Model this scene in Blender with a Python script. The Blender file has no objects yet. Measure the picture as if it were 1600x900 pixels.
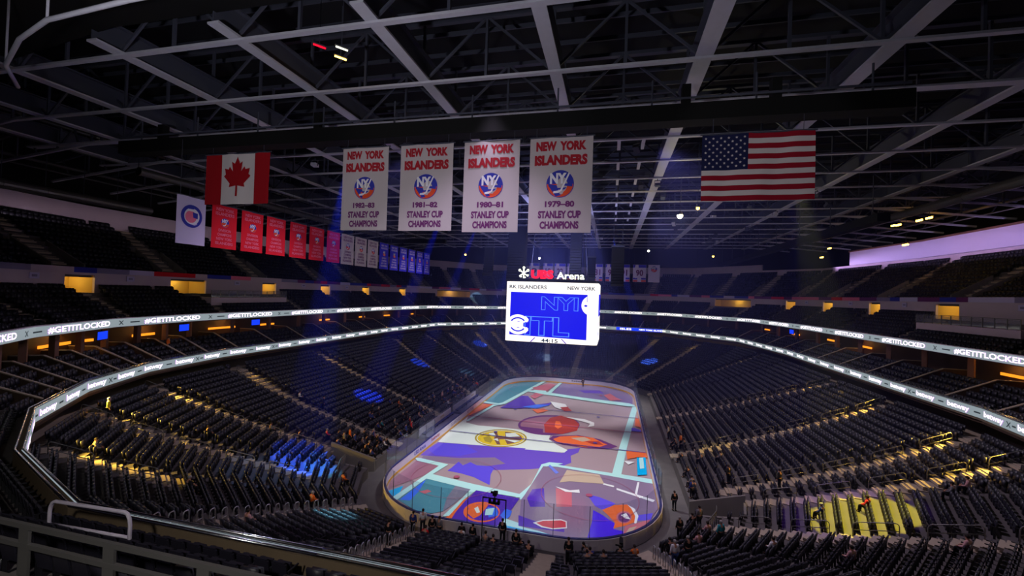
import bpy, bmesh, math, random
import numpy as np
from mathutils import Matrix, Vector, Euler
R = math.radians
rng = random.Random(11)
scene = bpy.context.scene
COL = scene.collection

def lin(c):
    return tuple((x/255/12.92) if x/255 <= .04045 else ((x/255+.055)/1.055)**2.4 for x in c)

# ---------------------------------------------------------------- camera
cam_d = bpy.data.cameras.new('camera')
cam_d.sensor_width = 36; cam_d.sensor_fit = 'HORIZONTAL'
cam_d.lens = 662.28*36/1600
cam_d.clip_start = .1; cam_d.clip_end = 500
cam = bpy.data.objects.new('camera', cam_d); COL.objects.link(cam)
CAM = (8.2946, -62.4815, 19.054)
def cam_rot(yaw, pitch, roll):
    f = Vector((-math.sin(yaw)*math.cos(pitch), math.cos(yaw)*math.cos(pitch), math.sin(pitch)))
    r = Vector((math.cos(yaw), math.sin(yaw), 0)); u = r.cross(f)
    c, s = math.cos(roll), math.sin(roll)
    return Matrix((c*r+s*u, -s*r+c*u, -f)).transposed()
CAMROT = cam_rot(R(13.327), R(.8265), R(1.887))
cam.matrix_world = Matrix.Translation(CAM) @ CAMROT.to_4x4()
scene.camera = cam

# ---------------------------------------------------------------- view, world
vs = scene.view_settings
vs.view_transform = 'Standard'; vs.look = 'None'; vs.gamma = 1; vs.use_curve_mapping = False
vs.exposure = 0.0
scene.cycles.use_denoising = True
scene.cycles.max_bounces = 5; scene.cycles.diffuse_bounces = 3; scene.cycles.glossy_bounces = 2
scene.cycles.transmission_bounces = 2; scene.cycles.transparent_max_bounces = 12; scene.cycles.volume_bounces = 0
scene.cycles.caustics_reflective = False; scene.cycles.caustics_refractive = False
scene.cycles.sample_clamp_indirect = 3.0
w = bpy.data.worlds.new('night'); scene.world = w; w.use_nodes = True
w.node_tree.nodes['Background'].inputs[0].default_value = (.012, .010, .017, 1)
w.node_tree.nodes['Background'].inputs[1].default_value = 1.0

def lamp(name, typ, loc, energy, color, target=None, **kw):
    l = bpy.data.lights.new(name, typ); l.energy = energy; l.color = color
    for k, v in kw.items(): setattr(l, k, v)
    o = bpy.data.objects.new(name, l); COL.objects.link(o); o.location = loc
    if target is not None:
        o.rotation_euler = (Vector(target)-Vector(loc)).to_track_quat('-Z', 'Y').to_euler()
    return o
# four overhead rink spotlights with square gates that cover the ice sheet only
for sy in (-1, 1):
    for sx in (-1, 1): lamp('rink_spotlight', 'SPOT', (sx*5, sy*15.3, 31.8), 24000, (.93, .93, 1), (0, sy*15.3, 0), spot_size=R(54.5), spot_blend=.09, use_square=True, shadow_soft_size=1.1)
# unseen fill spots added under the roof to brighten the stands and near boards
for x, y, tx, ty, e in ((-12, -24, -27, -30, 7500), (-14, 5, -27, 5, 4200), (-10, 34, -20, 42, 900), (12, -24, 27, -28, 12000), (14, 5, 27, 5, 9000), (10, 34, 20, 42, 900), (0, -36, 0, -42, 1600), (0, -49, 0, -31, 5200)):
    lamp('stand_fill_light', 'SPOT', (x, y, 32.2), e, (.86, .72, 1), (tx, ty, 5), spot_size=R(82), spot_blend=.7, shadow_soft_size=.5)
# unseen lamps added behind the camera to brighten the parapet back, flags and banners
lamp('parapet_fill_light', 'SPOT', (2, -63, 20.6), 2600, (1, .96, .88), (-6, -51, 10.4), spot_size=R(95), spot_blend=.8, shadow_soft_size=.4)
lamp('flag_fill_light', 'SPOT', (-2, -60, 27), 1500, (1, .93, .97), (-2.3, -35, 26.5), spot_size=R(46), spot_blend=.4, shadow_soft_size=.2)
for y in (-16, 14, 40): lamp('bowl_fill_light', 'SPOT', (0, y, 32), 800, (.6, .5, 1), (0, y, 0), spot_size=R(172), spot_blend=.3, shadow_soft_size=.4)  # unseen wide spots added to lift the fascia and stands evenly
lamp('roof_centre_fill', 'SPOT', (0, 0, 21.9), 8000, (.45, .47, 1), (0, 8, 33), spot_size=R(150), spot_blend=.7, shadow_soft_size=.6)  # unseen lamp added to brighten and tint the middle of the roof
lamp('near_roof_fill', 'SPOT', (-4, -60, 21), 5200, (.95, .95, 1), (-4, -36, 33), spot_size=R(120), spot_blend=.7, shadow_soft_size=.5)  # unseen lamp added behind the camera to brighten the near roof
lamp('flag_fill_light', 'SPOT', (-10, -58, 27), 1000, (1, .93, .95), (-21, -35, 27.5), spot_size=R(30), spot_blend=.4, shadow_soft_size=.2)
lamp('flag_fill_light', 'SPOT', (14, -58, 27), 1500, (1, .93, .95), (16.5, -35, 27), spot_size=R(30), spot_blend=.4, shadow_soft_size=.2)
# moving head spotlights sweeping over the seats
def sweep(src, dst, e, col, size, blend=.25):
    lamp('moving_head_light', 'SPOT', src, e, col, dst, spot_size=R(size), spot_blend=blend, shadow_soft_size=.15)

# ---------------------------------------------------------------- materials
M = {}
def mat(name, rgb=None, rough=.7, metal=0, emit=None, strength=1, noise=0, spec=.3, scale=3):
    if name in M: return M[name]
    m = bpy.data.materials.new(name); m.use_nodes = True
    b = m.node_tree.nodes['Principled BSDF']
    c = lin(rgb) if rgb else (0, 0, 0)
    b.inputs['Base Color'].default_value = (*c, 1)
    b.inputs['Roughness'].default_value = rough; b.inputs['Metallic'].default_value = metal
    b.inputs['Specular IOR Level'].default_value = spec
    if emit:
        b.inputs['Emission Color'].default_value = (*lin(emit), 1); b.inputs['Emission Strength'].default_value = strength
    if noise:
        nt = m.node_tree; t = nt.nodes.new('ShaderNodeTexNoise'); t.inputs['Scale'].default_value = scale; t.inputs['Detail'].default_value = 4
        tc = nt.nodes.new('ShaderNodeTexCoord'); nt.links.new(tc.outputs['Object'], t.inputs['Vector'])
        mx = nt.nodes.new('ShaderNodeMix'); mx.data_type = 'RGBA'
        mx.inputs[6].default_value = (*[x*(1-noise) for x in c], 1); mx.inputs[7].default_value = (*[min(1, x*(1+noise)) for x in c], 1)
        nt.links.new(t.outputs['Fac'], mx.inputs[0]); nt.links.new(mx.outputs[2], b.inputs['Base Color'])
    M[name] = m; return m
def glass_mat(name, tint, amount, gloss=.08):
    m = bpy.data.materials.new(name); m.use_nodes = True; nt = m.node_tree; nt.nodes.clear()
    out = nt.nodes.new('ShaderNodeOutputMaterial'); tr = nt.nodes.new('ShaderNodeBsdfTransparent'); gl = nt.nodes.new('ShaderNodeBsdfGlossy'); df = nt.nodes.new('ShaderNodeBsdfDiffuse')
    tr.inputs[0].default_value = (.93, .95, .97, 1); gl.inputs['Roughness'].default_value = .04; df.inputs[0].default_value = (*lin(tint), 1)
    m1 = nt.nodes.new('ShaderNodeMixShader'); m2 = nt.nodes.new('ShaderNodeMixShader'); m1.inputs[0].default_value = gloss; m2.inputs[0].default_value = amount
    nt.links.new(tr.outputs[0], m1.inputs[1]); nt.links.new(gl.outputs[0], m1.inputs[2])
    nt.links.new(m1.outputs[0], m2.inputs[1]); nt.links.new(df.outputs[0], m2.inputs[2]); nt.links.new(m2.outputs[0], out.inputs[0])
    M[name] = m; return m
mat('concrete', (98, 92, 92), .85, noise=.25, scale=.8)
mat('stair_concrete', (176, 160, 142), .8, noise=.15)
mat('wall_concrete', (128, 122, 116), .85, noise=.15, scale=.6)
mat('seat_plastic', (34, 32, 44), .45, spec=.5)
mat('seat_dark', (24, 23, 30), .55, spec=.4)
mat('steel_paint', (196, 194, 208), .55, noise=.08)
mat('steel_dark', (74, 76, 92), .6)
mat('roof_deck', (30, 30, 36), .9)
mat('black_paint', (12, 12, 14), .8)
mat('rail_metal', (190, 190, 195), .3, .9)
mat('rail_dull', (120, 118, 118), .45, .6)
mat('chrome', (225, 225, 230), .18, 1)
mat('mauve_wall', (205, 184, 198), .8, noise=.1, scale=.4)
mat('lilac_wall', (205, 190, 220), .7)
mat('suite_wall', (70, 52, 42), .7, noise=.2)
mat('suite_column', (118, 84, 72), .7)
mat('parapet', (112, 96, 78), .75, noise=.2, scale=1)
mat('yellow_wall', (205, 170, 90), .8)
mat('orange_glow', (0, 0, 0), emit=(255, 150, 35), strength=1.4)
mat('yellow_glow', (0, 0, 0), emit=(255, 215, 90), strength=5)
mat('white_glow', (0, 0, 0), emit=(255, 250, 245), strength=2.0)
mat('lamp_glow', (0, 0, 0), emit=(255, 245, 200), strength=40)
mat('amber_lamp', (0, 0, 0), emit=(255, 190, 70), strength=14)
mat('blue_glow', (0, 0, 0), emit=(20, 60, 255), strength=1.2)
mat('ribbon_grey', (40, 40, 42), .4, emit=(150, 163, 170), strength=.85)
mat('ribbon_logo', (0, 0, 0), emit=(40, 46, 52), strength=1)
mat('ribbon_halo', (0, 0, 0), emit=(205, 130, 245), strength=1.1)
mat('screen_white', (40, 40, 40), .4, emit=(255, 246, 240), strength=1.35)
mat('screen_blue', (10, 10, 30), .4, emit=(8, 6, 215), strength=1.25)
mat('screen_line', (0, 0, 0), emit=(80, 130, 255), strength=1.3)
mat('screen_text', (0, 0, 0), emit=(60, 85, 110), strength=.5)
mat('screen_purple', (0, 0, 0), emit=(80, 50, 190), strength=1)
mat('screen_red', (0, 0, 0), emit=(235, 40, 60), strength=1)
mat('sign_red', (120, 0, 10), .4, emit=(255, 10, 40), strength=2.2)
mat('sign_white', (100, 100, 90), .4, emit=(240, 245, 215), strength=2.6)
mat('banner_white', (196, 184, 188), .85); mat('banner_red', (226, 22, 44), .85, emit=None); mat('banner_blue', (52, 46, 200), .85); mat('banner_lilac', (208, 196, 232), .85)
mat('text_red', (172, 30, 46), .85); mat('text_plum', (112, 48, 108), .85); mat('text_pink', (240, 120, 150), .85); mat('text_grey', (140, 130, 165), .85)
mat('logo_blue', (50, 56, 168), .8); mat('logo_orange', (226, 78, 44), .8); mat('logo_white', (235, 232, 240), .8)
mat('flag_red', (168, 12, 28), .85); mat('flag_white', (222, 212, 214), .85); mat('flag_navy', (26, 30, 76), .85); mat('flag_crimson', (158, 10, 40), .85)
mat('board_white', (205, 195, 215), .4); mat('kick_yellow', (215, 160, 60), .5); mat('cap_blue', (48, 50, 110), .4); mat('cap_grey', (120, 116, 150), .4); mat('board_out', (196, 186, 190), .7)
mat('skin', (196, 140, 112), .6); mat('hair_dark', (36, 26, 20), .7); mat('hair_grey', (150, 145, 140), .7); mat('trouser_dark', (26, 26, 34), .8); mat('trouser_blue', (40, 54, 96), .8)
for n, c in dict(black=(22, 22, 26), white=(220, 215, 215), red=(200, 40, 44), orange=(235, 110, 30), blue=(40, 56, 130), grey=(120, 115, 118), pink=(200, 150, 150), yellow=(230, 200, 40), teal=(40, 140, 150)).items():
    mat('shirt_'+n, c, .85)
glass_mat('rink_glass', (190, 190, 215), .035, .05)
glass_mat('rail_glass', (170, 165, 175), .22, .06)

# ---------------------------------------------------------------- mesh helpers
class MB:
    def __init__(s): s.v = []; s.f = []; s.m = []
    def add(s, vs, fs, mi=0):
        b = len(s.v); s.v += [tuple(v) for v in vs]; s.f += [tuple(b+i for i in f) for f in fs]; s.m += [mi]*len(fs); return s
    def box(s, c, size, rz=0, mi=0, rot=None):
        hx, hy, hz = [x/2 for x in size]
        m = rot if rot is not None else Matrix.Rotation(rz, 3, 'Z')
        vs = [Vector(c)+m @ Vector((x*hx, y*hy, z*hz)) for x in (-1, 1) for y in (-1, 1) for z in (-1, 1)]
        return s.add(vs, [(0, 1, 3, 2), (4, 6, 7, 5), (0, 4, 5, 1), (2, 3, 7, 6), (0, 2, 6, 4), (1, 5, 7, 3)], mi)
    def bar(s, p, q, w, h, mi=0):
        p, q = Vector(p), Vector(q); d = q-p; L = d.length
        if L < 1e-6: return s
        y = d/L; x = y.cross(Vector((0, 0, 1)))
        if x.length < 1e-4: x = Vector((1, 0, 0))
        x.normalize(); z = x.cross(y)
        return s.box((p+q)/2, (w, L, h), mi=mi, rot=Matrix((x, y, z)).transposed())
    def tube(s, pts, r, n=8, mi=0, closed=False, cap=True):
        pts = [Vector(p) for p in pts]; k = len(pts); vs = []; up = None
        rs = r if isinstance(r, (list, tuple)) else [r]*k
        for i, p in enumerate(pts):
            a = pts[i-1] if i or closed else p; b = pts[(i+1) % k] if i < k-1 or closed else p
            t = (b-a).normalized()
            if up is None: up = Vector((0, 0, 1)) if abs(t.z) < .9 else Vector((1, 0, 0))
            x = t.cross(up)
            if x.length < 1e-4: x = t.cross(Vector((0, 1, .1)))
            x.normalize(); y = x.cross(t); up = y
            vs += [p+rs[i]*(math.cos(2*math.pi*j/n)*x+math.sin(2*math.pi*j/n)*y) for j in range(n)]
        fs = []
        for i in range(k if closed else k-1):
            for j in range(n):
                a = i*n+j; b = i*n+(j+1) % n; c = ((i+1) % k)*n+(j+1) % n; d = ((i+1) % k)*n+j
                fs.append((a, b, c, d))
        if not closed and cap: fs += [tuple(range(n))[::-1], tuple((k-1)*n+j for j in range(n))]
        return s.add(vs, fs, mi)
    def ball(s, c, r, n=8, mi=0, sc=(1, 1, 1)):
        vs = []; fs = []
        for i in range(n+1):
            th = math.pi*i/n
            for j in range(n*2):
                ph = math.pi*j/n
                vs.append((c[0]+r*sc[0]*math.sin(th)*math.cos(ph), c[1]+r*sc[1]*math.sin(th)*math.sin(ph), c[2]+r*sc[2]*math.cos(th)))
        for i in range(n):
            for j in range(n*2):
                fs.append((i*2*n+j, (i+1)*2*n+j, (i+1)*2*n+(j+1) % (2*n), i*2*n+(j+1) % (2*n)))
        return s.add(vs, fs, mi)
    def prism(s, poly, z0, z1, mi=0):
        n = len(poly); vs = [(x, y, z0) for x, y in poly]+[(x, y, z1) for x, y in poly]
        return s.add(vs, [tuple(range(n))[::-1], tuple(range(n, 2*n))]+[(i, (i+1) % n, n+(i+1) % n, n+i) for i in range(n)], mi)
    def build(s, name, mats, parent=None, smooth=False, loc=None, rz=0):
        me = bpy.data.meshes.new(name); me.from_pydata(s.v, [], s.f)
        mats = mats if isinstance(mats, (list, tuple)) else [mats]
        for m in mats: me.materials.append(M[m])
        if len(mats) > 1: me.polygons.foreach_set('material_index', s.m)
        if smooth: me.polygons.foreach_set('use_smooth', [True]*len(s.f))
        me.update()
        o = bpy.data.objects.new(name, me); COL.objects.link(o)
        if parent: o.parent = parent
        if loc: o.location = loc
        if rz: o.rotation_euler = (0, 0, rz)
        return o
def tag(o, label=None, cat=None, group=None, kind=None):
    if label: o['label'] = label
    if cat: o['category'] = cat
    if group: o['group'] = group
    if kind: o['kind'] = kind
    return o
def struct(o, label=None, cat=None): return tag(o, label, cat, kind='structure')
def empty(name, loc, rz, label, cat, group=None):
    o = bpy.data.objects.new(name, None); COL.objects.link(o); o.location = loc; o.rotation_euler = (0, 0, rz); o.empty_display_size = .3
    return tag(o, label, cat, group)
def copy_tree(o, parent=None):
    c = o.copy(); COL.objects.link(c)
    if parent: c.parent = parent
    for ch in list(o.children): copy_tree(ch, c)
    return c
# flat lettering: vertices centred on the origin, faces
_TC = {}
def text2d(s, bold=0.0, res=3):
    k = (s, bold, res)
    if k in _TC: return _TC[k]
    cu = bpy.data.curves.new('t', 'FONT'); cu.body = s; cu.size = 1; cu.resolution_u = res; cu.offset = bold; cu.fill_mode = 'FRONT'
    ob = bpy.data.objects.new('t', cu); COL.objects.link(ob)
    dg = bpy.context.evaluated_depsgraph_get(); me = ob.evaluated_get(dg).to_mesh()
    vs = [(v.co.x, v.co.y) for v in me.vertices]; fs = [tuple(p.vertices) for p in me.polygons]
    ob.evaluated_get(dg).to_mesh_clear(); bpy.data.objects.remove(ob); bpy.data.curves.remove(cu)
    xs = [v[0] for v in vs]; ys = [v[1] for v in vs]; cx = (min(xs)+max(xs))/2; cy = (min(ys)+max(ys))/2
    wd, ht = max(xs)-min(xs), max(ys)-min(ys)
    _TC[k] = ([((x-cx)/wd, (y-cy)/ht) for x, y in vs], fs, wd/ht); return _TC[k]
def text_at(s, cx, cy, width, height, bold=.012, shear=0):
    v, f, _ = text2d(s, bold)
    return [(cx+x*width+shear*y*height, cy+y*height) for x, y in v], f
def disc2d(cx, cy, r, n=28, a0=0, a1=360, ry=None):
    ry = ry or r
    return [(cx+r*math.cos(R(a0+(a1-a0)*i/n)), cy+ry*math.sin(R(a0+(a1-a0)*i/n))) for i in range(n+(1 if a1-a0 < 360 else 0))]
def ring2d(cx, cy, r0, r1, n=28, a0=0, a1=360):
    k = n+1; vs = [(cx+r*math.cos(R(a0+(a1-a0)*i/n)), cy+r*math.sin(R(a0+(a1-a0)*i/n))) for r in (r0, r1) for i in range(k)]
    return vs, [(i, k+i, k+i+1, i+1) for i in range(n)]
def poly2d(pts): return pts, [tuple(range(len(pts)))]

# ---------------------------------------------------------------- bowl geometry
H0 = [(0, -33), (-5.5, -33), (-10, -31.8), (-13.2, -28.8), (-15, -25), (-15.6, -21), (-15.6, -16), (-15.6, 0), (-15.6, 16), (-15.6, 24), (-8.5, 33), (0, 33.5)]
H1 = [(0, -51.2), (-10, -51.2), (-18.2, -48.4), (-26, -43.8), (-32, -37.3), (-36, -29.8), (-37.8, -20), (-37.8, 0), (-37.8, 20), (-35.5, 40), (-21.5, 56), (0, 59)]
def mirror(H): return np.array(H+[(-x, y) for x, y in H[1:-1]][::-1], float)
P0, P1 = mirror(H0), mirror(H1); NV = len(P0)
def at_u(P, u):
    u = u % NV; i = int(math.floor(u)); f = u-i
    return P[i % NV]*(1-f)+P[(i+1) % NV]*f
_off = {}
def offs(d):
    d = round(d, 3)
    if d in _off: return _off[d]
    out = []
    for i in range(NV):
        a = P1[i]-P1[i-1]; b = P1[(i+1) % NV]-P1[i]
        na = np.array([-a[1], a[0]])/np.hypot(*a); nb = np.array([-b[1], b[0]])/np.hypot(*b)
        m = na+nb; m /= np.hypot(*m); out.append(P1[i]+m*d/(m@na))
    _off[d] = np.array(out); return _off[d]
Z0, Z1 = .9, 8.5
def lowz(t): return Z0+(Z1-Z0)*(.85*t+.15*t*t)
def lowP(t): return P0*(1-t)+P1*t
def us(a, b):
    return [a]+[float(k) for k in range(int(math.floor(a))+1, int(math.ceil(b)))]+[b]
def path(P, a, b): return [at_u(P, u) for u in us(a, b)]
def inward(P, u, e=.02):
    a, b = at_u(P, u-e), at_u(P, u+e); d = (b-a)/np.hypot(*(b-a)); return np.array([d[1], -d[0]])
def ring_wall(mb, d, z0, z1, thick, a, b, mi=0, zt=None):
    U = us(a, b); i, o = offs(d), offs(d+thick)
    A = [at_u(i, u) for u in U]; B = [at_u(o, u) for u in U]; n = len(U)
    vs = [(*p, z0) for p in A]+[(*p, z1) for p in A]+[(*p, z0) for p in B]+[(*p, z1) for p in B]
    fs = []
    for k in range(n-1):
        fs += [(k, k+1, n+k+1, n+k), (2*n+k+1, 2*n+k, 3*n+k, 3*n+k+1), (n+k, n+k+1, 3*n+k+1, 3*n+k), (k+1, k, 2*n+k, 2*n+k+1)]
    if b-a < NV-1e-6: fs += [(0, n, 3*n, 2*n), (n-1, 3*n-1, 4*n-1, 2*n-1)]
    mb.add(vs, fs, mi)
def ring_path(d, a, b):
    pts = [Vector((*p, 0)) for p in path(offs(d), a, b)]; cum = [0]
    for k in range(len(pts)-1): cum.append(cum[-1]+(pts[k+1]-pts[k]).length)
    return pts, cum
def on_path(pc, s):
    pts, cum = pc; s = max(0, min(s, cum[-1]-1e-6)); k = 0
    lo, hi = 0, len(cum)-1
    while hi-lo > 1:
        m = (lo+hi)//2
        if cum[m] <= s: lo = m
        else: hi = m
    d = (pts[lo+1]-pts[lo]).normalized(); return pts[lo]+d*(s-cum[lo]), d
# ---------------------------------------------------------------- aisles: (u at row 0, u at top row, t0, t1)
AISLES = [(.91, .25, 0, 1), (2.35, 1.35, .02, 1), (2.1, 3.04, .66, 1), (3.35, 3.97, .22, 1), (4.72, 5.03, .22, 1), (5.85, 6.1, 0, 1), (6.74, 6.84, 0, 1), (7.6, 8.08, 0, 1),
          (8.88, 8.68, 0, 1), (9.3, 9.12, 0, 1), (9.58, 9.52, 0, 1), (9.87, 9.77, 0, 1), (10.4, 10.6, 0, 1), (11.0, 11.1, 0, 1), (11.94, 11.95, 0, 1), (12.53, 12.55, 0, 1), (13.28, 13.53, 0, 1),
          (14.65, 14.86, 0, 1), (15.64, 15.44, 0, 1), (16.85, 15.98, .12, 1), (17.3, 16.6, .22, 1), (18.2, 18.0, .12, 1), (19.65, 20.65, .02, 1), (21.2, 21.75, 0, 1)]
TUN = [(4.30, 4.74, 5), (17.26, 17.72, 5)]      # corner tunnels: u range, number of rows cut away
NR = 25
def urange(i):
    r = []; s = 0.
    for a, b, n in TUN:
        if i < n: r.append((s, a)); s = b
    r.append((s, float(NV))); return r
# ---------------------------------------------------------------- setting: floor, ceiling, terraces, walls
mb = MB(); mb.prism([(-75, -85), (75, -85), (75, 85), (-75, 85)], -.4, -.02); struct(mb.build('floor', 'concrete'), 'dark concrete arena floor around the rink', 'floor')
mb = MB()
for i in range(NR):
    t0, t1 = i/NR, (i+1)/NR; z = lowz((i+.5)/NR); zp = lowz((i-.5)/NR) if i else 0
    A, B = lowP(t0), lowP(t1)
    for a, b in urange(i):
        U = us(a, b); n = len(U)
        pa = [at_u(A, u) for u in U]; pb = [at_u(B, u) for u in U]
        vs = [(*q, zp-.05) for q in pa]+[(*q, z) for q in pa]+[(*q, z) for q in pb]
        mb.add(vs, [f for k in range(n-1) for f in ((k, k+1, n+k+1, n+k), (n+k, n+k+1, 2*n+k+1, 2*n+k))])
struct(mb.build('floor_lower_terrace', 'concrete'), 'stepped concrete terrace of the lower seating tier', 'terrace')
mb = MB()      # concourse floor behind the top row and its back wall
U = us(0, NV); A, B = offs(0), offs(7); n = len(U)
zc = lowz((NR-.5)/NR)
mb.add([(*at_u(A, u), zc) for u in U]+[(*at_u(B, u), zc) for u in U], [(k, k+1, n+k+1, n+k) for k in range(n-1)])
struct(mb.build('floor_concourse', 'stair_concrete'), 'concourse floor behind the top row of the lower tier', 'floor')
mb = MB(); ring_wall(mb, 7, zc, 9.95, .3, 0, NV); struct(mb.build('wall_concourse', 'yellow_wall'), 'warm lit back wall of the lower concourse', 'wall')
# loge tier above the lower ribbon board
LOGE = [(.3+.95*i, .3+.95*(i+1), 10.42+.42*i) for i in range(4)]
def tier_mesh(name, rows, a, b, label, m='concrete', base=None):
    mb = MB(); U = us(a, b); n = len(U); zp = base if base is not None else rows[0][2]-.4
    for d0, d1, z in rows:
        A, B = offs(d0), offs(d1)
        vs = [(*at_u(A, u), zp) for u in U]+[(*at_u(A, u), z) for u in U]+[(*at_u(B, u), z) for u in U]
        mb.add(vs, [f for k in range(n-1) for f in ((k, k+1, n+k+1, n+k), (n+k, n+k+1, 2*n+k+1, 2*n+k))]); zp = z
    o = mb.build(name, m); return struct(o, label, 'terrace')
tier_mesh('floor_loge_terrace', LOGE+[(4.1, 6.6, 12.05)], 0, NV, 'stepped floor of the suite tier behind the lower ribbon board')
mb = MB(); ring_wall(mb, 0, 9.8, 10.0, 7.0, 0, NV); struct(mb.build('floor_loge_slab', 'suite_wall'), 'dark soffit slab under the suite tier', 'slab')
# near end: walkway and rows climbing to the camera
NEAR = [(4.35+.95*i, 4.35+.95*(i+1), 12.1+.42*i) for i in range(5)]
tier_mesh('floor_near_terrace', NEAR, -2.6, 3.0, 'dark stepped terrace under the photographer', 'concrete', 12.0)
mb = MB(); ring_wall(mb, 6.6, 11.5, 15.2, .3, 3.4, 18.6); struct(mb.build('wall_suites', 'suite_wall'), 'brown back wall of the suites', 'wall')
MID = [(4.1+.8*i, 4.1+.8*(i+1), 14.75+.42*i) for i in range(8)]
tier_mesh('floor_middle_terrace', MID, 3.4, 18.6, 'stepped concrete terrace of the middle seating tier')
mb = MB(); ring_wall(mb, 3.5, 14.45, 14.6, 3.4, 3.4, 18.6); struct(mb.build('floor_middle_slab', 'suite_wall'), 'soffit slab over the suites', 'slab')
UPP = [(11.0+.8*i, 11.0+.8*(i+1), 19.75+.56*i) for i in range(12)]
tier_mesh('floor_upper_terrace', UPP, 3.4, 18.6, 'stepped concrete terrace of the upper seating tier')
# wall at the back of the middle tier with doorways cut in it
DOORS = [(5.22, 5.46), (6.12, 6.36), (6.84, 6.98), (7.54, 7.68), (8.18, 8.28), (8.78, 8.9), (9.28, 9.66), (12.4, 12.74), (13.06, 13.22), (13.62, 13.74), (14.18, 14.32), (14.88, 15.06), (15.9, 16.15)]
mb = MB(); a = 3.4
for d0, d1 in DOORS: ring_wall(mb, 10.6, 17.2, 19.85, .25, a, d0); a = d1
ring_wall(mb, 10.6, 17.2, 19.85, .25, a, 18.6)
for d0, d1 in DOORS: ring_wall(mb, 10.6, 19.6, 19.85, .25, d0, d1)
struct(mb.build('wall_middle', 'mauve_wall'), 'grey mauve wall behind the middle tier with doorways', 'wall')
for k, (d0, d1) in enumerate(DOORS):           # lit lobby behind each doorway
    mb = MB(); U = us(d0, d1); n = len(U); A, B = offs(10.85), offs(13.5)
    pa = [at_u(A, u) for u in U]; pb = [at_u(B, u) for u in U]
    for z0, flip in ((16.9, 0), (19.75, 1)):
        mb.add([(*q, z0) for q in pa]+[(*q, z0) for q in pb], [(j, j+1, n+j+1, n+j) for j in range(n-1)])
    mb.add([(*q, 16.9) for q in pb]+[(*q, 19.75) for q in pb], [(j, j+1, n+j+1, n+j) for j in range(n-1)])
    for e in (0, -1): mb.add([(*pa[e], 16.9), (*pb[e], 16.9), (*pb[e], 19.75), (*pa[e], 19.75)], [(0, 1, 2, 3)])
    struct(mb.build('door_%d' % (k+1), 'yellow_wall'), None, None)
    c = at_u(offs(12.3), (d0+d1)/2)
    lamp('lobby_light', 'POINT', (*c, 19.2), 75, (1, .80, .3), shadow_soft_size=.25)
# upper back wall band and outer shell
mb = MB(); ring_wall(mb, 20.6, 25.9, 28.75, .4, 3.4, 12.6); struct(mb.build('wall_upper_left', 'mauve_wall'), 'grey mauve wall above the upper tier', 'wall')
mb = MB(); ring_wall(mb, 20.6, 25.9, 27.3, .4, 12.6, 18.6); struct(mb.build('wall_upper_right', 'mauve_wall'), 'grey mauve wall above the right upper tier', 'wall')
mb = MB(); ring_wall(mb, 20.2, 27.3, 30.0, .8, 13.35, 18.6); struct(mb.build('wall_upper_right', 'lilac_wall'), 'pale lilac band high on the right wall', 'wall')
mb = MB(); ring_wall(mb, 19.9, 30.0, 30.25, 1.2, 13.35, 18.6); struct(mb.build('trim_1', 'suite_column'), 'thin brown trim above the lilac band', 'trim')
mb = MB(); ring_wall(mb, 24, 17, 39, .4, 3.4, 18.6); struct(mb.build('wall_outer', 'black_paint'), 'dark outer wall behind the upper tier', 'wall')
mb = MB(); mb.prism([(-72, -70), (72, -70), (72, 90), (-72, 90)], 39, 39.3); struct(mb.build('ceiling', 'roof_deck'), 'dark roof deck above the steelwork', 'ceiling')
mb = MB(); mb.prism([(-70, -72), (72, -72), (72, -44.2), (12, -44.2), (-20, -44.4), (-50, -40.5), (-70, -37)], 33.6, 34.1); struct(mb.build('ceiling_soffit', 'black_paint'), 'black soffit over the near end', 'ceiling')
for x, n in ((40, 'wall_lilac_wash'),):
    for y in (-19, -1, 17, 35): lamp('wall_wash_light', 'AREA', (54.6, y, 27.0), 230, (.66, .5, 1), (58, y, 29.0), shape='RECTANGLE', size=18, size_y=.3, spread=R(130))
for y in (-30, -12, 6, 24): lamp('wall_wash_light', 'AREA', (-55.4, y, 26.0), 20, (.9, .74, .86), (-58.2, y, 27.6), shape='RECTANGLE', size=18, size_y=.3, spread=R(120))  # unseen strips added to brighten the dim left wall
# warm lamps under the suite slab lighting the tops of the aisles
for u, e in ((3.04, 330), (3.97, 700), (5.03, 230), (6.1, 80), (6.84, 60), (8.08, 40), (8.68, 35), (9.12, 35), (9.52, 35), (9.77, 35), (11.95, 40), (12.55, 40), (13.53, 60), (14.86, 150), (15.44, 260), (15.98, 330), (16.6, 330), (4.5, 50), (15.15, 200)):
    c = at_u(offs(-.5), u); q = at_u(offs(-5.5), u)
    lamp('aisle_lamp', 'SPOT', (*c, 10.1), e*14, (1, .64, .08), (*q, 6.7), spot_size=R(54), spot_blend=.7, shadow_soft_size=.1)

# ---------------------------------------------------------------- aisle stairs
for k, (a0, a1, t0, t1) in enumerate(AISLES):
    mb = MB()
    for i in range(NR):
        tm = (i+.5)/NR
        if tm < t0 or tm > t1: continue
        for hs, (ta, tb) in enumerate(((i/NR, (i+1)/NR), (i/NR-.012, i/NR+.014))):
            t = (ta+tb)/2; u = a0+(a1-a0)*tm
            c = at_u(lowP(t), u); nrm = inward(lowP(t), u); tan = np.array([-nrm[1], nrm[0]])
            wdt = .6; z = lowz(tm)
            p0 = at_u(lowP(ta), u); p1 = at_u(lowP(tb), u)
            dep = np.hypot(*(p1-p0))
            h = .06 if hs == 0 else -.13
            mb.box((*c, z+h/2-.03), (2*wdt, dep*.98, abs(h)+.06 if hs == 0 else .17), math.atan2(tan[1], tan[0]))
    struct(mb.build('stair', 'stair_concrete'))
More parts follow.
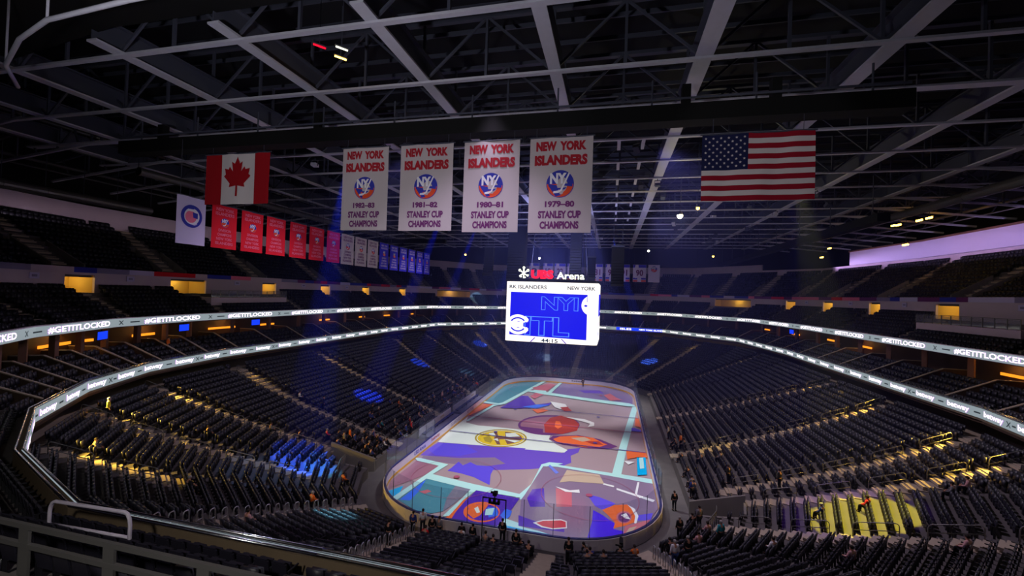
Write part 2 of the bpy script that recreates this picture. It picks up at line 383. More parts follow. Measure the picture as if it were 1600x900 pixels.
# upper and middle tier stairs: concrete flights between blocks of seats
UA = [4.5, 5.3, 6.17, 6.84, 7.6, 8.14, 8.7, 9.16, 9.5, 9.8, 10.3, 11, 11.7, 12.05, 12.4, 12.75, 13.18, 13.69, 14.3, 15.02, 15.8, 16.6]
MA = [4.4, 5.3, 6.24, 6.95, 7.6, 8.22, 8.82, 9.28, 9.66, 10.3, 11, 11.7, 12.4, 12.75, 13.14, 13.68, 14.3, 15.02, 15.8, 16.6]
def flight(P, u, d0, z, w, mb):
    c = at_u(offs(d0+.4), u); nrm = inward(offs(d0+.4), u)
    mb.box((*c, z-.02), (w, .8, .12), math.atan2(nrm[0], -nrm[1]))
    c2 = at_u(offs(d0-.12), u); mb.box((*c2, z-.2), (w, .3, .16), math.atan2(nrm[0], -nrm[1]))
for u in UA:
    mb = MB()
    for d0, d1, z in UPP[1:]: flight(None, u, d0, z, 1.5, mb)
    struct(mb.build('stair', 'stair_concrete'))
    # stub walls of the little vomitory beside the stair
    if 4.8 < u < 16:
        mb = MB()
        for s in (-1, 1):
            nrm = inward(offs(13), u); tan = np.array([-nrm[1], nrm[0]])*s*1.5
            q0 = at_u(offs(11.3), u)+tan; q1 = at_u(offs(15.5), u)+tan
            a = math.atan2(nrm[1], nrm[0])
            mb.add([(*q0, 19.7), (*q1, 22.2), (*q1, 23.3), (*q0, 20.75), *[(*(q+tan*.1), zz) for q, zz in ((q0, 19.7), (q1, 22.2), (q1, 23.3), (q0, 20.75))]],
                   [(0, 1, 2, 3), (7, 6, 5, 4), (0, 3, 7, 4), (3, 2, 6, 7), (2, 1, 5, 6)])
        struct(mb.build('wall_vomitory', 'wall_concrete'))
for u in MA:
    mb = MB()
    for d0, d1, z in MID[1:]: flight(None, u, d0, z, 1.2, mb)
    struct(mb.build('stair', 'stair_concrete'))
# suite partitions with pale caps
PART = list(np.arange(3.35, 18.7, .31))
for u in PART:
    nrm = inward(offs(2), u); sc = 1
    mb = MB(); q0 = at_u(offs(.6), u); q1 = at_u(offs(4.3), u); q2 = at_u(offs(6.5), u); tan = np.array([-nrm[1], nrm[0]])*.09
    prof = [(q0, 10.0), (q2, 10.0), (q2, 12.75), (q1, 12.75), (q0, 11.0)]
    vs = [(*(q-tan), z) for q, z in prof]+[(*(q+tan), z) for q, z in prof]
    mb.add(vs, [(0, 1, 2, 3, 4), (9, 8, 7, 6, 5), (4, 3, 8, 9), (3, 2, 7, 8), (0, 4, 9, 5)])
    mb.bar((*q0, 11.03), (*q1, 12.78), .24, .07, 1); mb.bar((*q1, 12.78), (*q2, 12.78), .24, .07, 1)
    struct(mb.build('wall_partition', ['suite_wall', 'stair_concrete']))
for u in np.arange(3.5, 18.6, .31):
    q = at_u(offs(4.6), u); mb = MB(); mb.box((*q, 13.2), (.45, .45, 2.9), rng.random()); struct(mb.build('column', 'suite_column'))

# ---------------------------------------------------------------- parapet and ribbon boards
mb = MB(); ring_wall(mb, 0, 9.9, 11.05, .25, 0, NV); struct(mb.build('wall_parapet', 'parapet'), 'beige parapet carrying the lower ribbon board', 'wall')
mb = MB(); [mb.tube([(*q, 11.12) for q in path(offs(d), 0, NV-1e-4)], .055, 8) for d in (-.06, .2)]
tag(mb.build('parapet_rail', 'chrome', smooth=True), 'bright metal capping rail along the top of the parapet', 'rail')
mb = MB(); ring_wall(mb, 3.3, 14.5, 15.4, .25, 2.6, 19.4); struct(mb.build('wall_parapet', 'mauve_wall'), 'parapet carrying the upper ribbon board', 'wall')

def ribbon_glyphs(mb, pc, lift_in, zc, s0, word, wlen, h, mi, bold):
    v, f, _ = text2d(word, bold, 3)
    vs = []
    for x, y in v:
        p, d = on_path(pc, s0+(x+.5)*wlen); nrm = Vector((d.y, -d.x, 0))
        vs.append((p+nrm*lift_in)+Vector((0, 0, zc+y*h)))
    mb.add(vs, f, mi)
def cross_logo(mb, pc, lift, zc, s, h):
    for sg in (-1, 1):
        vs = []
        for x, y in ((-.5, -.5*sg), (-.25, -.5*sg), (.5, .5*sg), (.3, .5*sg)):
            p, d = on_path(pc, s+x*h*1.25); vs.append(p+Vector((d.y, -d.x, 0))*lift+Vector((0, 0, zc+y*h)))
        mb.add(vs, [(0, 1, 2, 3)], 0)
def make_ribbon(name, label, d, z0, z1, a, b, word, wlen, period, start, hfrac, bold, every):
    mb = MB(); ring_wall(mb, d-.1, z0, z1, .1, a, b); o = mb.build(name, 'ribbon_grey'); tag(o, label, 'ribbon board')
    pc = ring_path(d-.1, a, b); zc = (z0+z1)/2; h = (z1-z0)
    ml = MB(); s = start; k = 0
    while s+wlen < pc[1][-1]-.5:
        if BLUE_SKIP is None or not (BLUE_SKIP[0] < s < BLUE_SKIP[1]):
            mw = MB(); ribbon_glyphs(mw, pc, .02, zc, s-.05, word, wlen+.1, h*hfrac*1.06, 1, bold+.018)
            ribbon_glyphs(mw, pc, .035, zc, s, word, wlen, h*hfrac, 0, bold); mw.build('slogan_lettering', ['white_glow', 'ribbon_halo'], o)
            ml = MB()
            if k % every == 0: cross_logo(ml, pc, .02, zc, s+wlen+(period-wlen)*.36, h*.55)
            pq = [on_path(pc, s+wlen+(period-wlen)*q) for q in ((.6, .86) if k % every == 0 else (.3, .7))]
            if k % every == 0: ml.build('sponsor_mark', 'ribbon_logo', o); ml = MB()
            ml.add([p+Vector((dd.y, -dd.x, 0))*.015+Vector((0, 0, zc+y)) for p, dd in pq for y in (-.06, .06)], [(0, 2, 3, 1)], 0); ml.build('sponsor_line', 'ribbon_logo', o)
        s += period; k += 1
    return o, pc
def arc_u(d, a, u):
    pts = path(offs(d), a, u); return sum(np.hypot(*(pts[k+1]-pts[k])) for k in range(len(pts)-1))
far0, far1 = arc_u(-.1, 0, 11.45), arc_u(-.1, 0, 12.0)
BLUE_SKIP = (far0-3, far1)
rb1, pc1 = make_ribbon('ribbon_board', 'lower glowing ribbon board with repeated short white words around the bowl', 0, 10.22, 11.0, 0, NV, 'betway', 2.35, 3.95, .5, .72, .02, 3)
mb = MB()
def strip_on(mb, pc, lift, za, zb, s0, s1, mi=0):
    ss = np.linspace(s0, s1, 12); L = [on_path(pc, s) for s in ss]
    vs = [p+Vector((d.y, -d.x, 0))*lift+Vector((0, 0, z)) for p, d in L for z in (za, zb)]
    mb.add(vs, [(2*k, 2*k+2, 2*k+3, 2*k+1) for k in range(11)], mi)
strip_on(mb, pc1, .02, 10.22, 11.0, far0, far1); mb.build('blue_panel', 'blue_glow', rb1)
mb = MB(); ribbon_glyphs(mb, pc1, .04, 10.6, far0+1, 'ISLES', 3, .5, 0, .02); ribbon_glyphs(mb, pc1, .04, 10.6, far0+6, 'NEW YORK ISLANDERS', 7, .4, 0, .02); mb.build('lettering', 'white_glow', rb1)
BLUE_SKIP = None
rb2, pc2 = make_ribbon('ribbon_board', 'upper glowing ribbon board with long white hashtag slogan around the bowl', 3.3, 14.55, 15.32, 2.6, 19.4, '#GETITLOCKED', 7.4, 11.4, arc_u(3.2, 2.6, 4.12)-11.4, .7, .02, 1)
# small flickers of coloured light along the top of the upper board
mb = MB()
# coloured panels along the front edge of the upper tier
pal = ['banner_red', 'banner_lilac', 'logo_blue', 'mauve_wall', 'text_pink', 'text_plum', 'text_grey', 'banner_lilac']
mb = MB(); pcf = ring_path(10.5, 3.4, 18.6); s = 0; rr = random.Random(5)
while s < pcf[1][-1]-4:
    w_ = rr.uniform(1.2, 4); L = [on_path(pcf, s), on_path(pcf, s+w_)]; mi = rr.randrange(len(pal))
    o4 = [p+Vector((-d.y, d.x, 0))*.1 for p, d in L]
    P4 = [L[0][0], L[1][0], o4[1], o4[0]]
    mb.add([p+Vector((0, 0, 19.85)) for p in P4]+[p+Vector((0, 0, 20.42)) for p in P4], [(0, 1, 5, 4), (1, 2, 6, 5), (2, 3, 7, 6), (3, 0, 4, 7), (4, 5, 6, 7)], mi); s += w_
tag(mb.build('fascia_banner', pal), 'strip of red white and purple printed panels along the upper tier edge', 'banner')
# section number plates on the middle wall
for k, u in enumerate((5.0, 5.78, 6.6, 7.3, 7.95, 13.4, 13.95, 14.6, 15.45)):
    c = at_u(offs(10.5), u); nrm = inward(offs(10.5), u); mb = MB(); mb.box((0, 0, 0), (.95, .06, .6)); mb.box((0, -.035, 0), (.5, .02, .22), mi=1)
    o = mb.build('section_sign', ['banner_lilac', 'text_grey'], loc=(*c, 19.35), rz=math.atan2(nrm[0], -nrm[1]))
    tag(o, 'small white section plate on the grey wall, number %d along the %s side' % (k+1 if k < 5 else k-4, 'left' if k < 5 else 'right'), 'sign', 'section plates on the middle wall')
    o['label'] = 'small white section plate on the grey %s side wall, %s from the camera' % ('left' if k < 5 else 'right', ['nearest', 'second', 'third', 'fourth', 'fifth'][k if k < 5 else 8-k])
# accessible platforms in the middle tier
def platform(u0, u1, label):
    mb = MB(); ring_wall(mb, 6.6, 16.2, 17.25, 3.9, u0, u1); o = mb.build('viewing_platform', 'mauve_wall'); tag(o, label, 'platform')
    mb = MB(); pts, cum = ring_path(6.6, u0, u1)
    for k in range(len(pts)-1): mb.bar(pts[k]+Vector((0, 0, 18.25)), pts[k+1]+Vector((0, 0, 18.25)), .06, .06)
    mb.build('top_rail', 'rail_dull', o)
    n = int(cum[-1]/1.3)
    for k in range(n+1):
        p, d = on_path((pts, cum), cum[-1]*k/n); mb = MB(); mb.box((p.x, p.y, 17.75), (.07, .07, 1.0)); mb.build('post', 'rail_dull', o)
        if k < n:
            p2, _ = on_path((pts, cum), cum[-1]*(k+1)/n); mb = MB(); mb.bar((p.x, p.y, 17.75), (p2.x, p2.y, 17.75), .02, .85); mb.build('glass_pane', 'rail_glass', o)
platform(6.22, 6.88, 'raised grey viewing platform with a glass railing in the left middle tier')
platform(15.04, 15.7, 'raised grey viewing platform with a glass railing in the right middle tier')
# lit bar fronts at the back of the suites
rr = random.Random(3)
def glow_bar(u0, u1, label, m='orange_glow', z=12.95, h=.26, d=6.45):
    mb = MB(); ring_wall(mb, d-.1, z, z+h, .1, u0, u1)
    tag(mb.build('suite_light', m), label, 'light', 'warm lights at the back of the suites')
for k, (a, b) in enumerate(((4.54, 4.9), (5.48, 5.72), (6.2, 6.4), (6.62, 6.75), (7.28, 7.42), (7.9, 8.0), (8.3, 8.4), (8.8, 8.9), (13.0, 13.1), (13.5, 13.62), (14.0, 14.12), (14.5, 14.62), (15.62, 15.8), (16.2, 16.4), (5.02, 5.12))):
    glow_bar(a, b, 'warm orange light strip in the %s suites, %s from the camera' % (('left', ['nearest', 'third', 'fourth', 'fifth', 'sixth', 'seventh', 'eighth', 'ninth'][k]) if k < 8 else (('left', 'second') if k == 14 else ('right', ['sixth', 'fifth', 'fourth', 'third', 'second', 'nearest'][k-8]))))
for u, e in ((4.72, 90), (5.6, 90), (6.3, 60), (7.35, 50), (8.35, 40), (13.55, 40), (14.55, 60), (15.7, 90), (16.3, 60)):
    c = at_u(offs(5.6), u); lamp('suite_lamp', 'POINT', (*c, 13.9), e, (1, .5, .12), shadow_soft_size=.2)
for k, (u, lab) in enumerate(((4.95, 'blue television under the left upper ribbon board, nearest the camera'), (5.85, 'blue television under the left upper ribbon board beside an orange lit suite'), (6.45, 'blue television under the left upper ribbon board, third from the camera'), (13.7, 'blue television under the right upper ribbon board'))):
    c = at_u(offs(4.0), u); nrm = inward(offs(4), u); o = empty('television', (*c, 13.75), math.atan2(nrm[0], -nrm[1]), lab, 'television')
    mb = MB(); mb.box((0, .05, 0), (1.5, .1, .85)); mb.box((0, .1, .5), (.06, .06, .5)); mb.build('casing', 'black_paint', o)
    mb = MB(); mb.box((0, -.01, 0), (1.4, .02, .76)); mb.build('screen', 'blue_glow', o)
ICE_COLS=[(125, 108, 155), (105, 78, 190), (75, 135, 155), (225, 105, 55), (132, 112, 140), (95, 78, 215), (212, 222, 218), (165, 145, 50), (215, 185, 45), (120, 85, 80), (105, 58, 115), (150, 105, 125), (170, 62, 52), (190, 168, 148), (175, 220, 222), (0, 165, 225), (120, 118, 140), (60, 110, 235), (190, 105, 120), (80, 45, 170), (75, 40, 225), (225, 225, 230), (200, 62, 75), (110, 125, 220)]  # the projected light picture, flattened into base colours of the ice
ICE=[(0,[(-2.96,19.22),(5.44,16.78),(12.37,16.22),(12.63,22.07),(11.78,25.92),(9.80,28.49),(9.44,28.80),(8.31,29.48),(7.10,29.99),(5.81,30.30),(4.50,30.40),(-2.27,30.40)]),
(1,[(3.53,22.69),(7.22,23.65),(6.32,26.26),(2.13,24.61)]),
(2,[(-9.74,8.55),(-5.98,30.19),(-8.00,29.61),(-8.31,29.48),(-9.44,28.80),(-10.44,27.94),(-11.30,26.94),(-11.98,25.81),(-12.49,24.60),(-12.80,23.31),(-12.90,22.00),(-12.90,8.93)]),
(3,[(-12.06,25.35),(-10.52,27.85),(-11.30,26.94),(-11.98,25.81),(-12.23,25.23)]),
(1,[(-12.83,-16.67),(-8.35,-16.04),(-3.90,-18.16),(0.23,-16.53),(3.20,-14.98),(4.29,-13.37),(4.03,-11.28),(4.81,-9.95),(4.94,-8.22),(3.44,-9.29),(2.95,-10.75),(-1.56,-10.58),(-6.71,-11.35),(-12.62,-12.07),(-12.84,-14.91)]),
(4,[(-12.28,-17.82),(-8.43,-17.83),(-4.84,-17.43),(-2.79,-15.99),(-4.42,-14.58),(-8.35,-16.04),(-12.41,-16.70)]),
(5,[(-6.67,-19.90),(-5.10,-20.35),(-3.01,-21.61),(-3.60,-19.19),(-3.73,-17.07),(-5.71,-17.41),(-6.67,-16.79),(-7.16,-17.88),(-7.97,-17.05),(-8.12,-18.94),(-8.24,-19.70)]),
(5,[(-11.20,-16.13),(-8.51,-15.59),(-6.81,-13.63),(-9.09,-11.76),(-12.49,-12.18),(-12.79,-14.71)]),
(6,[(-12.66,-11.96),(-6.71,-11.35),(-1.56,-10.58),(-1.62,-10.98),(3.18,-10.49),(3.47,-9.55),(1.96,-8.11),(0.68,-6.38),(0.64,-4.61),(0.78,-4.56),(-1.22,-4.08),(-4.34,-3.70),(-8.08,-3.75),(-9.96,-3.89),(-12.01,-3.12),(-12.71,-0.41),(-12.89,-7.41)]),
(7,[(-2.40,-6.16),(-2.80,-5.49),(-3.35,-4.94),(-4.03,-4.54),(-4.79,-4.32),(-5.59,-4.29),(-6.39,-4.47),(-7.14,-4.83),(-7.79,-5.36),(-8.31,-6.02),(-8.67,-6.78),(-8.85,-7.58),(-8.86,-8.38),(-8.70,-9.14),(-8.38,-9.83),(-7.93,-10.41),(-7.37,-10.87),(-6.73,-11.18),(-6.04,-11.34),(-5.32,-11.34),(-4.62,-11.19),(-3.95,-10.88),(-3.35,-10.44),(-2.84,-9.87),(-2.44,-9.21),(-2.19,-8.47),(-2.09,-7.69),(-2.16,-6.91)]),
(6,[(-2.61,-6.34),(-2.98,-5.75),(-3.48,-5.28),(-4.10,-4.94),(-4.80,-4.76),(-5.54,-4.75),(-6.27,-4.92),(-6.96,-5.25),(-7.57,-5.72),(-8.06,-6.31),(-8.40,-6.98),(-8.59,-7.68),(-8.61,-8.39),(-8.47,-9.07),(-8.19,-9.67),(-7.78,-10.19),(-7.27,-10.59),(-6.68,-10.86),(-6.04,-10.99),(-5.37,-10.98),(-4.71,-10.83),(-4.08,-10.55),(-3.52,-10.14),(-3.04,-9.63),(-2.67,-9.03),(-2.43,-8.37),(-2.33,-7.68),(-2.39,-6.99)]),
(8,[(-2.71,-6.41),(-3.06,-5.86),(-3.54,-5.42),(-4.14,-5.10),(-4.81,-4.93),(-5.52,-4.93),(-6.23,-5.09),(-6.89,-5.41),(-7.48,-5.86),(-7.95,-6.42),(-8.28,-7.05),(-8.47,-7.72),(-8.49,-8.39),(-8.37,-9.03),(-8.10,-9.61),(-7.71,-10.09),(-7.22,-10.47),(-6.65,-10.72),(-6.03,-10.84),(-5.39,-10.83),(-4.75,-10.69),(-4.14,-10.41),(-3.59,-10.02),(-3.13,-9.53),(-2.77,-8.96),(-2.54,-8.34),(-2.44,-7.68),(-2.50,-7.03)]),
(9,[(-2.98,-6.60),(-3.29,-6.14),(-3.72,-5.77),(-4.25,-5.51),(-4.85,-5.38),(-5.48,-5.39),(-6.11,-5.53),(-6.71,-5.81),(-7.23,-6.20),(-7.66,-6.68),(-7.97,-7.23),(-8.14,-7.81),(-8.18,-8.38),(-8.08,-8.93),(-7.85,-9.43),(-7.51,-9.84),(-7.07,-10.16),(-6.56,-10.38),(-6.00,-10.48),(-5.42,-10.46),(-4.84,-10.32),(-4.29,-10.08),(-3.80,-9.73),(-3.37,-9.30),(-3.05,-8.80),(-2.83,-8.26),(-2.75,-7.69),(-2.79,-7.13)]),
(8,[(-7.63,-9.84),(-6.49,-10.68),(-5.29,-10.47),(-6.20,-8.72),(-6.52,-7.07),(-7.65,-6.30),(-8.23,-8.55)]),
(7,[(-7.09,-9.87),(-6.21,-10.18),(-6.23,-9.15),(-7.21,-7.53),(-7.70,-8.59)]),
(8,[(-5.95,-7.41),(-5.07,-7.24),(-5.66,-4.90),(-6.73,-5.51)]),
(8,[(-4.82,-10.55),(-4.07,-10.06),(-4.88,-8.27),(-5.59,-8.60)]),
(6,[(-4.88,-7.40),(-3.17,-6.59),(-4.12,-5.32),(-5.32,-5.96)]),
(6,[(-6.79,-7.70),(-6.21,-7.64),(-6.95,-6.06),(-7.52,-6.72)]),
(6,[(-3.33,-9.09),(-2.75,-8.19),(-5.01,-8.32)]),
(6,[(-5.40,-9.29),(-5.83,-8.25),(-6.34,-8.77)]),
(10,[(3.98,2.28),(3.56,3.27),(2.93,4.09),(2.11,4.70),(1.15,5.05),(0.10,5.11),(-0.97,4.87),(-1.99,4.35),(-2.90,3.58),(-3.65,2.63),(-4.21,1.54),(-4.54,0.38),(-4.64,-0.77),(-4.51,-1.86),(-4.18,-2.85),(-3.67,-3.68),(-3.01,-4.32),(-2.23,-4.77),(-1.37,-5.00),(-0.46,-5.01),(0.45,-4.81),(1.34,-4.39),(2.16,-3.79),(2.89,-3.00),(3.48,-2.08),(3.91,-1.04),(4.15,0.07),(4.18,1.19)]),
(11,[(3.49,2.04),(3.11,2.81),(2.55,3.43),(1.82,3.88),(0.97,4.12),(0.04,4.13),(-0.91,3.90),(-1.82,3.46),(-2.64,2.82),(-3.33,2.04),(-3.85,1.15),(-4.17,0.22),(-4.29,-0.72),(-4.20,-1.60),(-3.93,-2.39),(-3.49,-3.05),(-2.90,-3.57),(-2.20,-3.91),(-1.42,-4.08),(-0.60,-4.06),(0.24,-3.86),(1.05,-3.49),(1.81,-2.96),(2.48,-2.29),(3.02,-1.50),(3.42,-0.64),(3.64,0.27),(3.66,1.17)]),
(12,[(-0.21,-3.87),(2.14,-3.72),(4.00,-1.54),(4.10,1.60),(2.67,4.82),(0.78,5.19),(-0.50,3.38),(-0.94,-0.18)]),
(3,[(0.70,-0.66),(1.30,-1.73),(1.75,-0.30),(1.17,1.95),(0.51,2.00)]),
(10,[(-2.72,-4.12),(-0.47,-4.06),(-0.73,-2.44),(-4.02,-2.32)]),
(11,[(-3.44,-0.52),(-1.19,1.39),(-1.76,2.93),(-4.25,0.30)]),
(10,[(2.62,-7.89),(5.47,-8.23),(8.34,-7.74),(9.52,-6.29),(7.19,-4.16),(4.30,-3.44),(1.04,-4.84),(0.68,-6.38)]),
(3,[(1.83,-7.05),(3.53,-7.50),(5.45,-7.97),(7.28,-7.24),(8.25,-5.91),(7.77,-5.66),(6.34,-3.92),(4.04,-3.80),(1.98,-4.83),(1.22,-6.19)]),
(13,[(5.05,-5.96),(6.10,-4.96),(5.21,-4.04),(3.43,-5.00)]),
(12,[(6.45,-6.52),(7.72,-6.29),(7.08,-5.06),(5.31,-5.66)]),
(14,[(9.71,-6.62),(8.80,-15.36),(9.76,-15.33),(10.70,-6.29),(9.91,-12.80),(11.54,1.08),(12.90,12.59),(12.90,15.28),(12.28,15.05)]),
(14,[(1.34,-15.33),(2.97,-15.11),(8.52,-15.73),(12.59,-16.33),(12.90,-16.34),(12.90,-15.24),(12.90,-15.24),(9.86,-14.94),(8.63,-14.94),(2.90,-14.52),(3.44,-13.97),(1.87,-14.09),(1.05,-15.06)]),
(14,[(0.93,-20.24),(0.02,-23.43),(0.40,-23.31),(0.60,-23.78),(1.84,-15.11),(1.11,-15.04)]),
(11,[(-12.65,-23.91),(-11.98,-25.38),(-10.12,-21.60),(-9.30,-18.78),(-12.50,-18.05)]),
(15,[(-10.85,-26.80),(-10.51,-26.05),(-10.96,-24.35),(-11.81,-25.78)]),
(2,[(-7.80,-28.26),(-6.26,-28.35),(-5.45,-27.73),(-4.46,-22.91),(-6.16,-22.48),(-9.46,-22.26),(-10.11,-26.99)]),
(16,[(-6.04,-25.30),(-5.45,-27.73),(-5.06,-26.45),(-4.44,-22.97),(-6.16,-22.48)]),
(17,[(-9.01,-26.86),(-9.01,-25.13),(-9.46,-22.39),(-9.93,-26.93)]),
(18,[(-8.30,-25.25),(-7.86,-24.66),(-8.38,-24.37),(-8.96,-25.01)]),
(19,[(-4.66,-28.93),(-0.40,-28.99),(0.03,-27.16),(0.44,-23.51),(-0.08,-23.46),(-3.87,-23.07)]),
(3,[(-4.19,-24.62),(-4.33,-24.67),(-4.79,-28.62),(-4.29,-28.68),(-4.33,-27.57)]),
(3,[(-0.80,-26.05),(-1.01,-25.73),(-1.29,-25.45),(-1.62,-25.25),(-1.98,-25.13),(-2.36,-25.10),(-2.73,-25.16),(-3.07,-25.32),(-3.36,-25.55),(-3.59,-25.85),(-3.74,-26.20),(-3.81,-26.58),(-3.80,-26.97),(-3.70,-27.35),(-3.54,-27.69),(-3.31,-27.99),(-3.03,-28.23),(-2.71,-28.40),(-2.38,-28.49),(-2.03,-28.51),(-1.70,-28.45),(-1.38,-28.31),(-1.11,-28.11),(-0.88,-27.84),(-0.72,-27.52),(-0.62,-27.17),(-0.60,-26.80),(-0.66,-26.42)]),
(19,[(-0.88,-26.18),(-1.06,-25.91),(-1.30,-25.69),(-1.58,-25.53),(-1.89,-25.43),(-2.21,-25.41),(-2.53,-25.47),(-2.82,-25.60),(-3.08,-25.80),(-3.28,-26.05),(-3.42,-26.34),(-3.49,-26.66),(-3.48,-26.98),(-3.41,-27.29),(-3.27,-27.58),(-3.08,-27.83),(-2.84,-28.03),(-2.57,-28.17),(-2.27,-28.25),(-1.97,-28.26),(-1.68,-28.20),(-1.41,-28.09),(-1.16,-27.91),(-0.96,-27.68),(-0.82,-27.41),(-0.73,-27.11),(-0.71,-26.80),(-0.76,-26.48)]),
(3,[(-2.51,-28.11),(-2.15,-27.46),(-1.97,-25.50),(-2.39,-25.43),(-3.40,-26.04),(-3.45,-27.31)]),
(17,[(-1.35,-27.58),(-0.67,-27.01),(-1.09,-25.82),(-1.95,-25.89)]),
(14,[(-1.76,-27.34),(-1.17,-27.07),(-1.31,-25.89),(-1.98,-26.29)]),
(6,[(-2.52,-27.21),(-2.31,-26.96),(-2.80,-26.05),(-2.99,-26.50)]),
(17,[(0.07,-27.67),(0.34,-26.88),(0.31,-25.97),(-0.34,-25.69),(-0.49,-26.96)]),
(14,[(-9.71,-22.21),(-4.49,-23.15),(0.56,-23.36),(0.25,-22.65),(-4.56,-21.97),(-9.41,-21.05)]),
(14,[(-10.03,-22.05),(-10.78,-26.74),(-10.15,-27.11),(-9.49,-22.19),(-9.39,-21.37),(-8.72,-18.29),(-9.49,-18.33)]),
(14,[(-12.42,-18.35),(-9.21,-18.99),(-8.74,-18.24),(-12.42,-17.54),(-12.90,-17.64),(-12.90,-17.79)]),
(14,[(-4.68,-25.31),(-5.15,-28.55),(-4.63,-28.30),(-4.42,-25.44),(-3.85,-22.95),(-4.44,-22.97)]),
(14,[(0.47,-28.89),(1.61,-29.26),(5.29,-29.00),(5.18,-27.96),(3.17,-28.40),(2.40,-28.02),(0.02,-27.30),(-0.34,-28.89)]),
(15,[(0.60,-28.69),(1.56,-29.04),(5.29,-29.00),(5.25,-28.56),(4.07,-28.60),(1.46,-28.59),(2.51,-28.60),(0.33,-28.36)]),
(4,[(0.67,-23.86),(1.36,-28.13),(3.17,-28.40),(5.29,-29.00),(9.01,-28.04),(11.43,-25.44),(12.90,-21.62),(12.90,-16.40),(12.59,-16.38),(8.52,-15.81),(2.99,-15.22),(1.39,-15.50)]),
(19,[(1.36,-28.13),(5.10,-27.98),(5.05,-27.52),(2.68,-27.06),(1.00,-26.50)]),
(19,[(1.11,-23.30),(1.69,-24.77),(2.98,-24.38),(2.32,-20.78),(1.25,-21.35)]),
(18,[(3.95,-24.08),(5.30,-23.66),(5.03,-20.75),(3.43,-20.43)]),
(5,[(7.35,-22.94),(8.11,-23.49),(9.14,-21.87),(7.67,-21.05),(6.46,-20.76)]),
(20,[(7.19,-25.70),(6.90,-28.52),(7.88,-28.30),(9.85,-27.03),(9.69,-26.45),(8.94,-26.35),(9.07,-25.47),(8.04,-24.36),(7.19,-23.67)]),
(5,[(10.89,-24.40),(12.05,-24.05),(12.34,-22.67),(11.03,-23.45)]),
(3,[(8.49,-24.22),(9.07,-25.30),(8.94,-26.22),(9.89,-25.57),(10.92,-24.57),(10.70,-22.79),(10.19,-21.76),(9.04,-22.21),(7.97,-23.43)]),
(18,[(10.48,-23.75),(10.44,-23.53),(10.37,-23.35),(10.27,-23.20),(10.15,-23.11),(10.01,-23.07),(9.87,-23.09),(9.72,-23.16),(9.58,-23.29),(9.45,-23.46),(9.34,-23.66),(9.26,-23.89),(9.21,-24.14),(9.19,-24.38),(9.21,-24.61),(9.25,-24.81),(9.32,-24.98),(9.42,-25.11),(9.54,-25.20),(9.67,-25.23),(9.81,-25.21),(9.95,-25.15),(10.09,-25.03),(10.21,-24.87),(10.32,-24.68),(10.40,-24.46),(10.46,-24.22),(10.49,-23.98)]),
(10,[(10.37,-23.87),(10.34,-23.70),(10.28,-23.55),(10.20,-23.44),(10.11,-23.37),(10.00,-23.34),(9.88,-23.35),(9.76,-23.41),(9.65,-23.51),(9.54,-23.64),(9.46,-23.81),(9.39,-23.99),(9.35,-24.18),(9.33,-24.37),(9.35,-24.55),(9.38,-24.71),(9.44,-24.85),(9.52,-24.95),(9.61,-25.02),(9.72,-25.05),(9.83,-25.03),(9.95,-24.98),(10.06,-24.89),(10.16,-24.76),(10.24,-24.61),(10.31,-24.43),(10.36,-24.24),(10.38,-24.05)]),
(21,[(9.92,-24.34),(10.36,-24.38),(10.04,-23.38),(9.58,-23.89)]),
(21,[(10.53,-22.45),(10.79,-23.71),(10.65,-24.91),(10.82,-24.94),(11.07,-23.62),(10.82,-22.37),(10.19,-21.76)]),
(18,[(9.68,-27.00),(10.54,-26.19),(11.64,-24.78),(12.06,-23.87),(10.87,-24.84),(9.89,-25.65)]),
(13,[(9.85,-26.80),(10.37,-26.41),(10.84,-25.36),(10.22,-25.80)]),
(21,[(3.21,-27.82),(4.14,-27.87),(5.25,-27.37),(5.11,-26.29),(4.62,-26.12),(3.15,-26.65),(2.41,-27.34)]),
(22,[(3.27,-27.64),(4.11,-27.72),(5.15,-27.24),(5.04,-26.43),(4.64,-26.29),(3.18,-26.82),(2.67,-27.27)]),
(13,[(3.63,-19.06),(4.60,-18.50),(8.06,-18.04),(7.52,-15.91),(4.04,-15.74)]),
(21,[(7.91,-18.21),(8.96,-18.52),(9.06,-18.17),(8.01,-17.88)]),
(21,[(9.26,-19.00),(12.55,-20.57),(12.76,-20.12),(10.97,-19.36),(9.27,-18.60)]),
(21,[(10.93,-19.71),(11.14,-19.75),(11.58,-16.49),(11.37,-16.56)]),
(21,[(4.43,-20.94),(5.80,-20.78),(5.69,-20.07),(4.80,-20.54),(3.33,-20.10)]),
(23,[(1.94,-15.38),(3.00,-17.13),(3.29,-16.71),(2.05,-14.89)]),
(3,[(10.56,-10.50),(11.96,-9.26),(12.90,-9.26),(12.90,-7.37),(10.53,-7.49)]),
(15,[(11.47,-14.79),(12.49,-14.32),(12.70,-9.12),(11.69,-9.62)]),
(14,[(11.85,-12.93),(12.33,-12.63),(12.44,-9.31),(11.94,-9.54)]),
(21,[(10.63,-12.10),(11.38,-11.06),(10.18,-11.12)]),
(18,[(8.48,17.76),(10.59,19.15),(9.65,20.49),(8.45,23.66),(7.26,21.80)]),
(19,[(-5.99,6.85),(-1.83,10.17),(-1.61,12.52),(-3.96,10.12),(-6.48,15.78),(-7.67,15.59),(-9.25,6.00)]),
(17,[(-3.32,8.05),(-1.57,10.86),(-3.90,10.29),(-6.30,7.44)]),
(3,[(-2.80,5.03),(-1.39,7.18),(-2.27,8.23),(-4.02,6.89)]),
(18,[(-4.96,14.06),(-3.49,19.95),(-5.34,19.70),(-6.07,15.76)]),
(21,[(-0.65,9.53),(0.36,8.71),(1.44,10.30),(0.86,12.29),(-1.90,13.19)]),
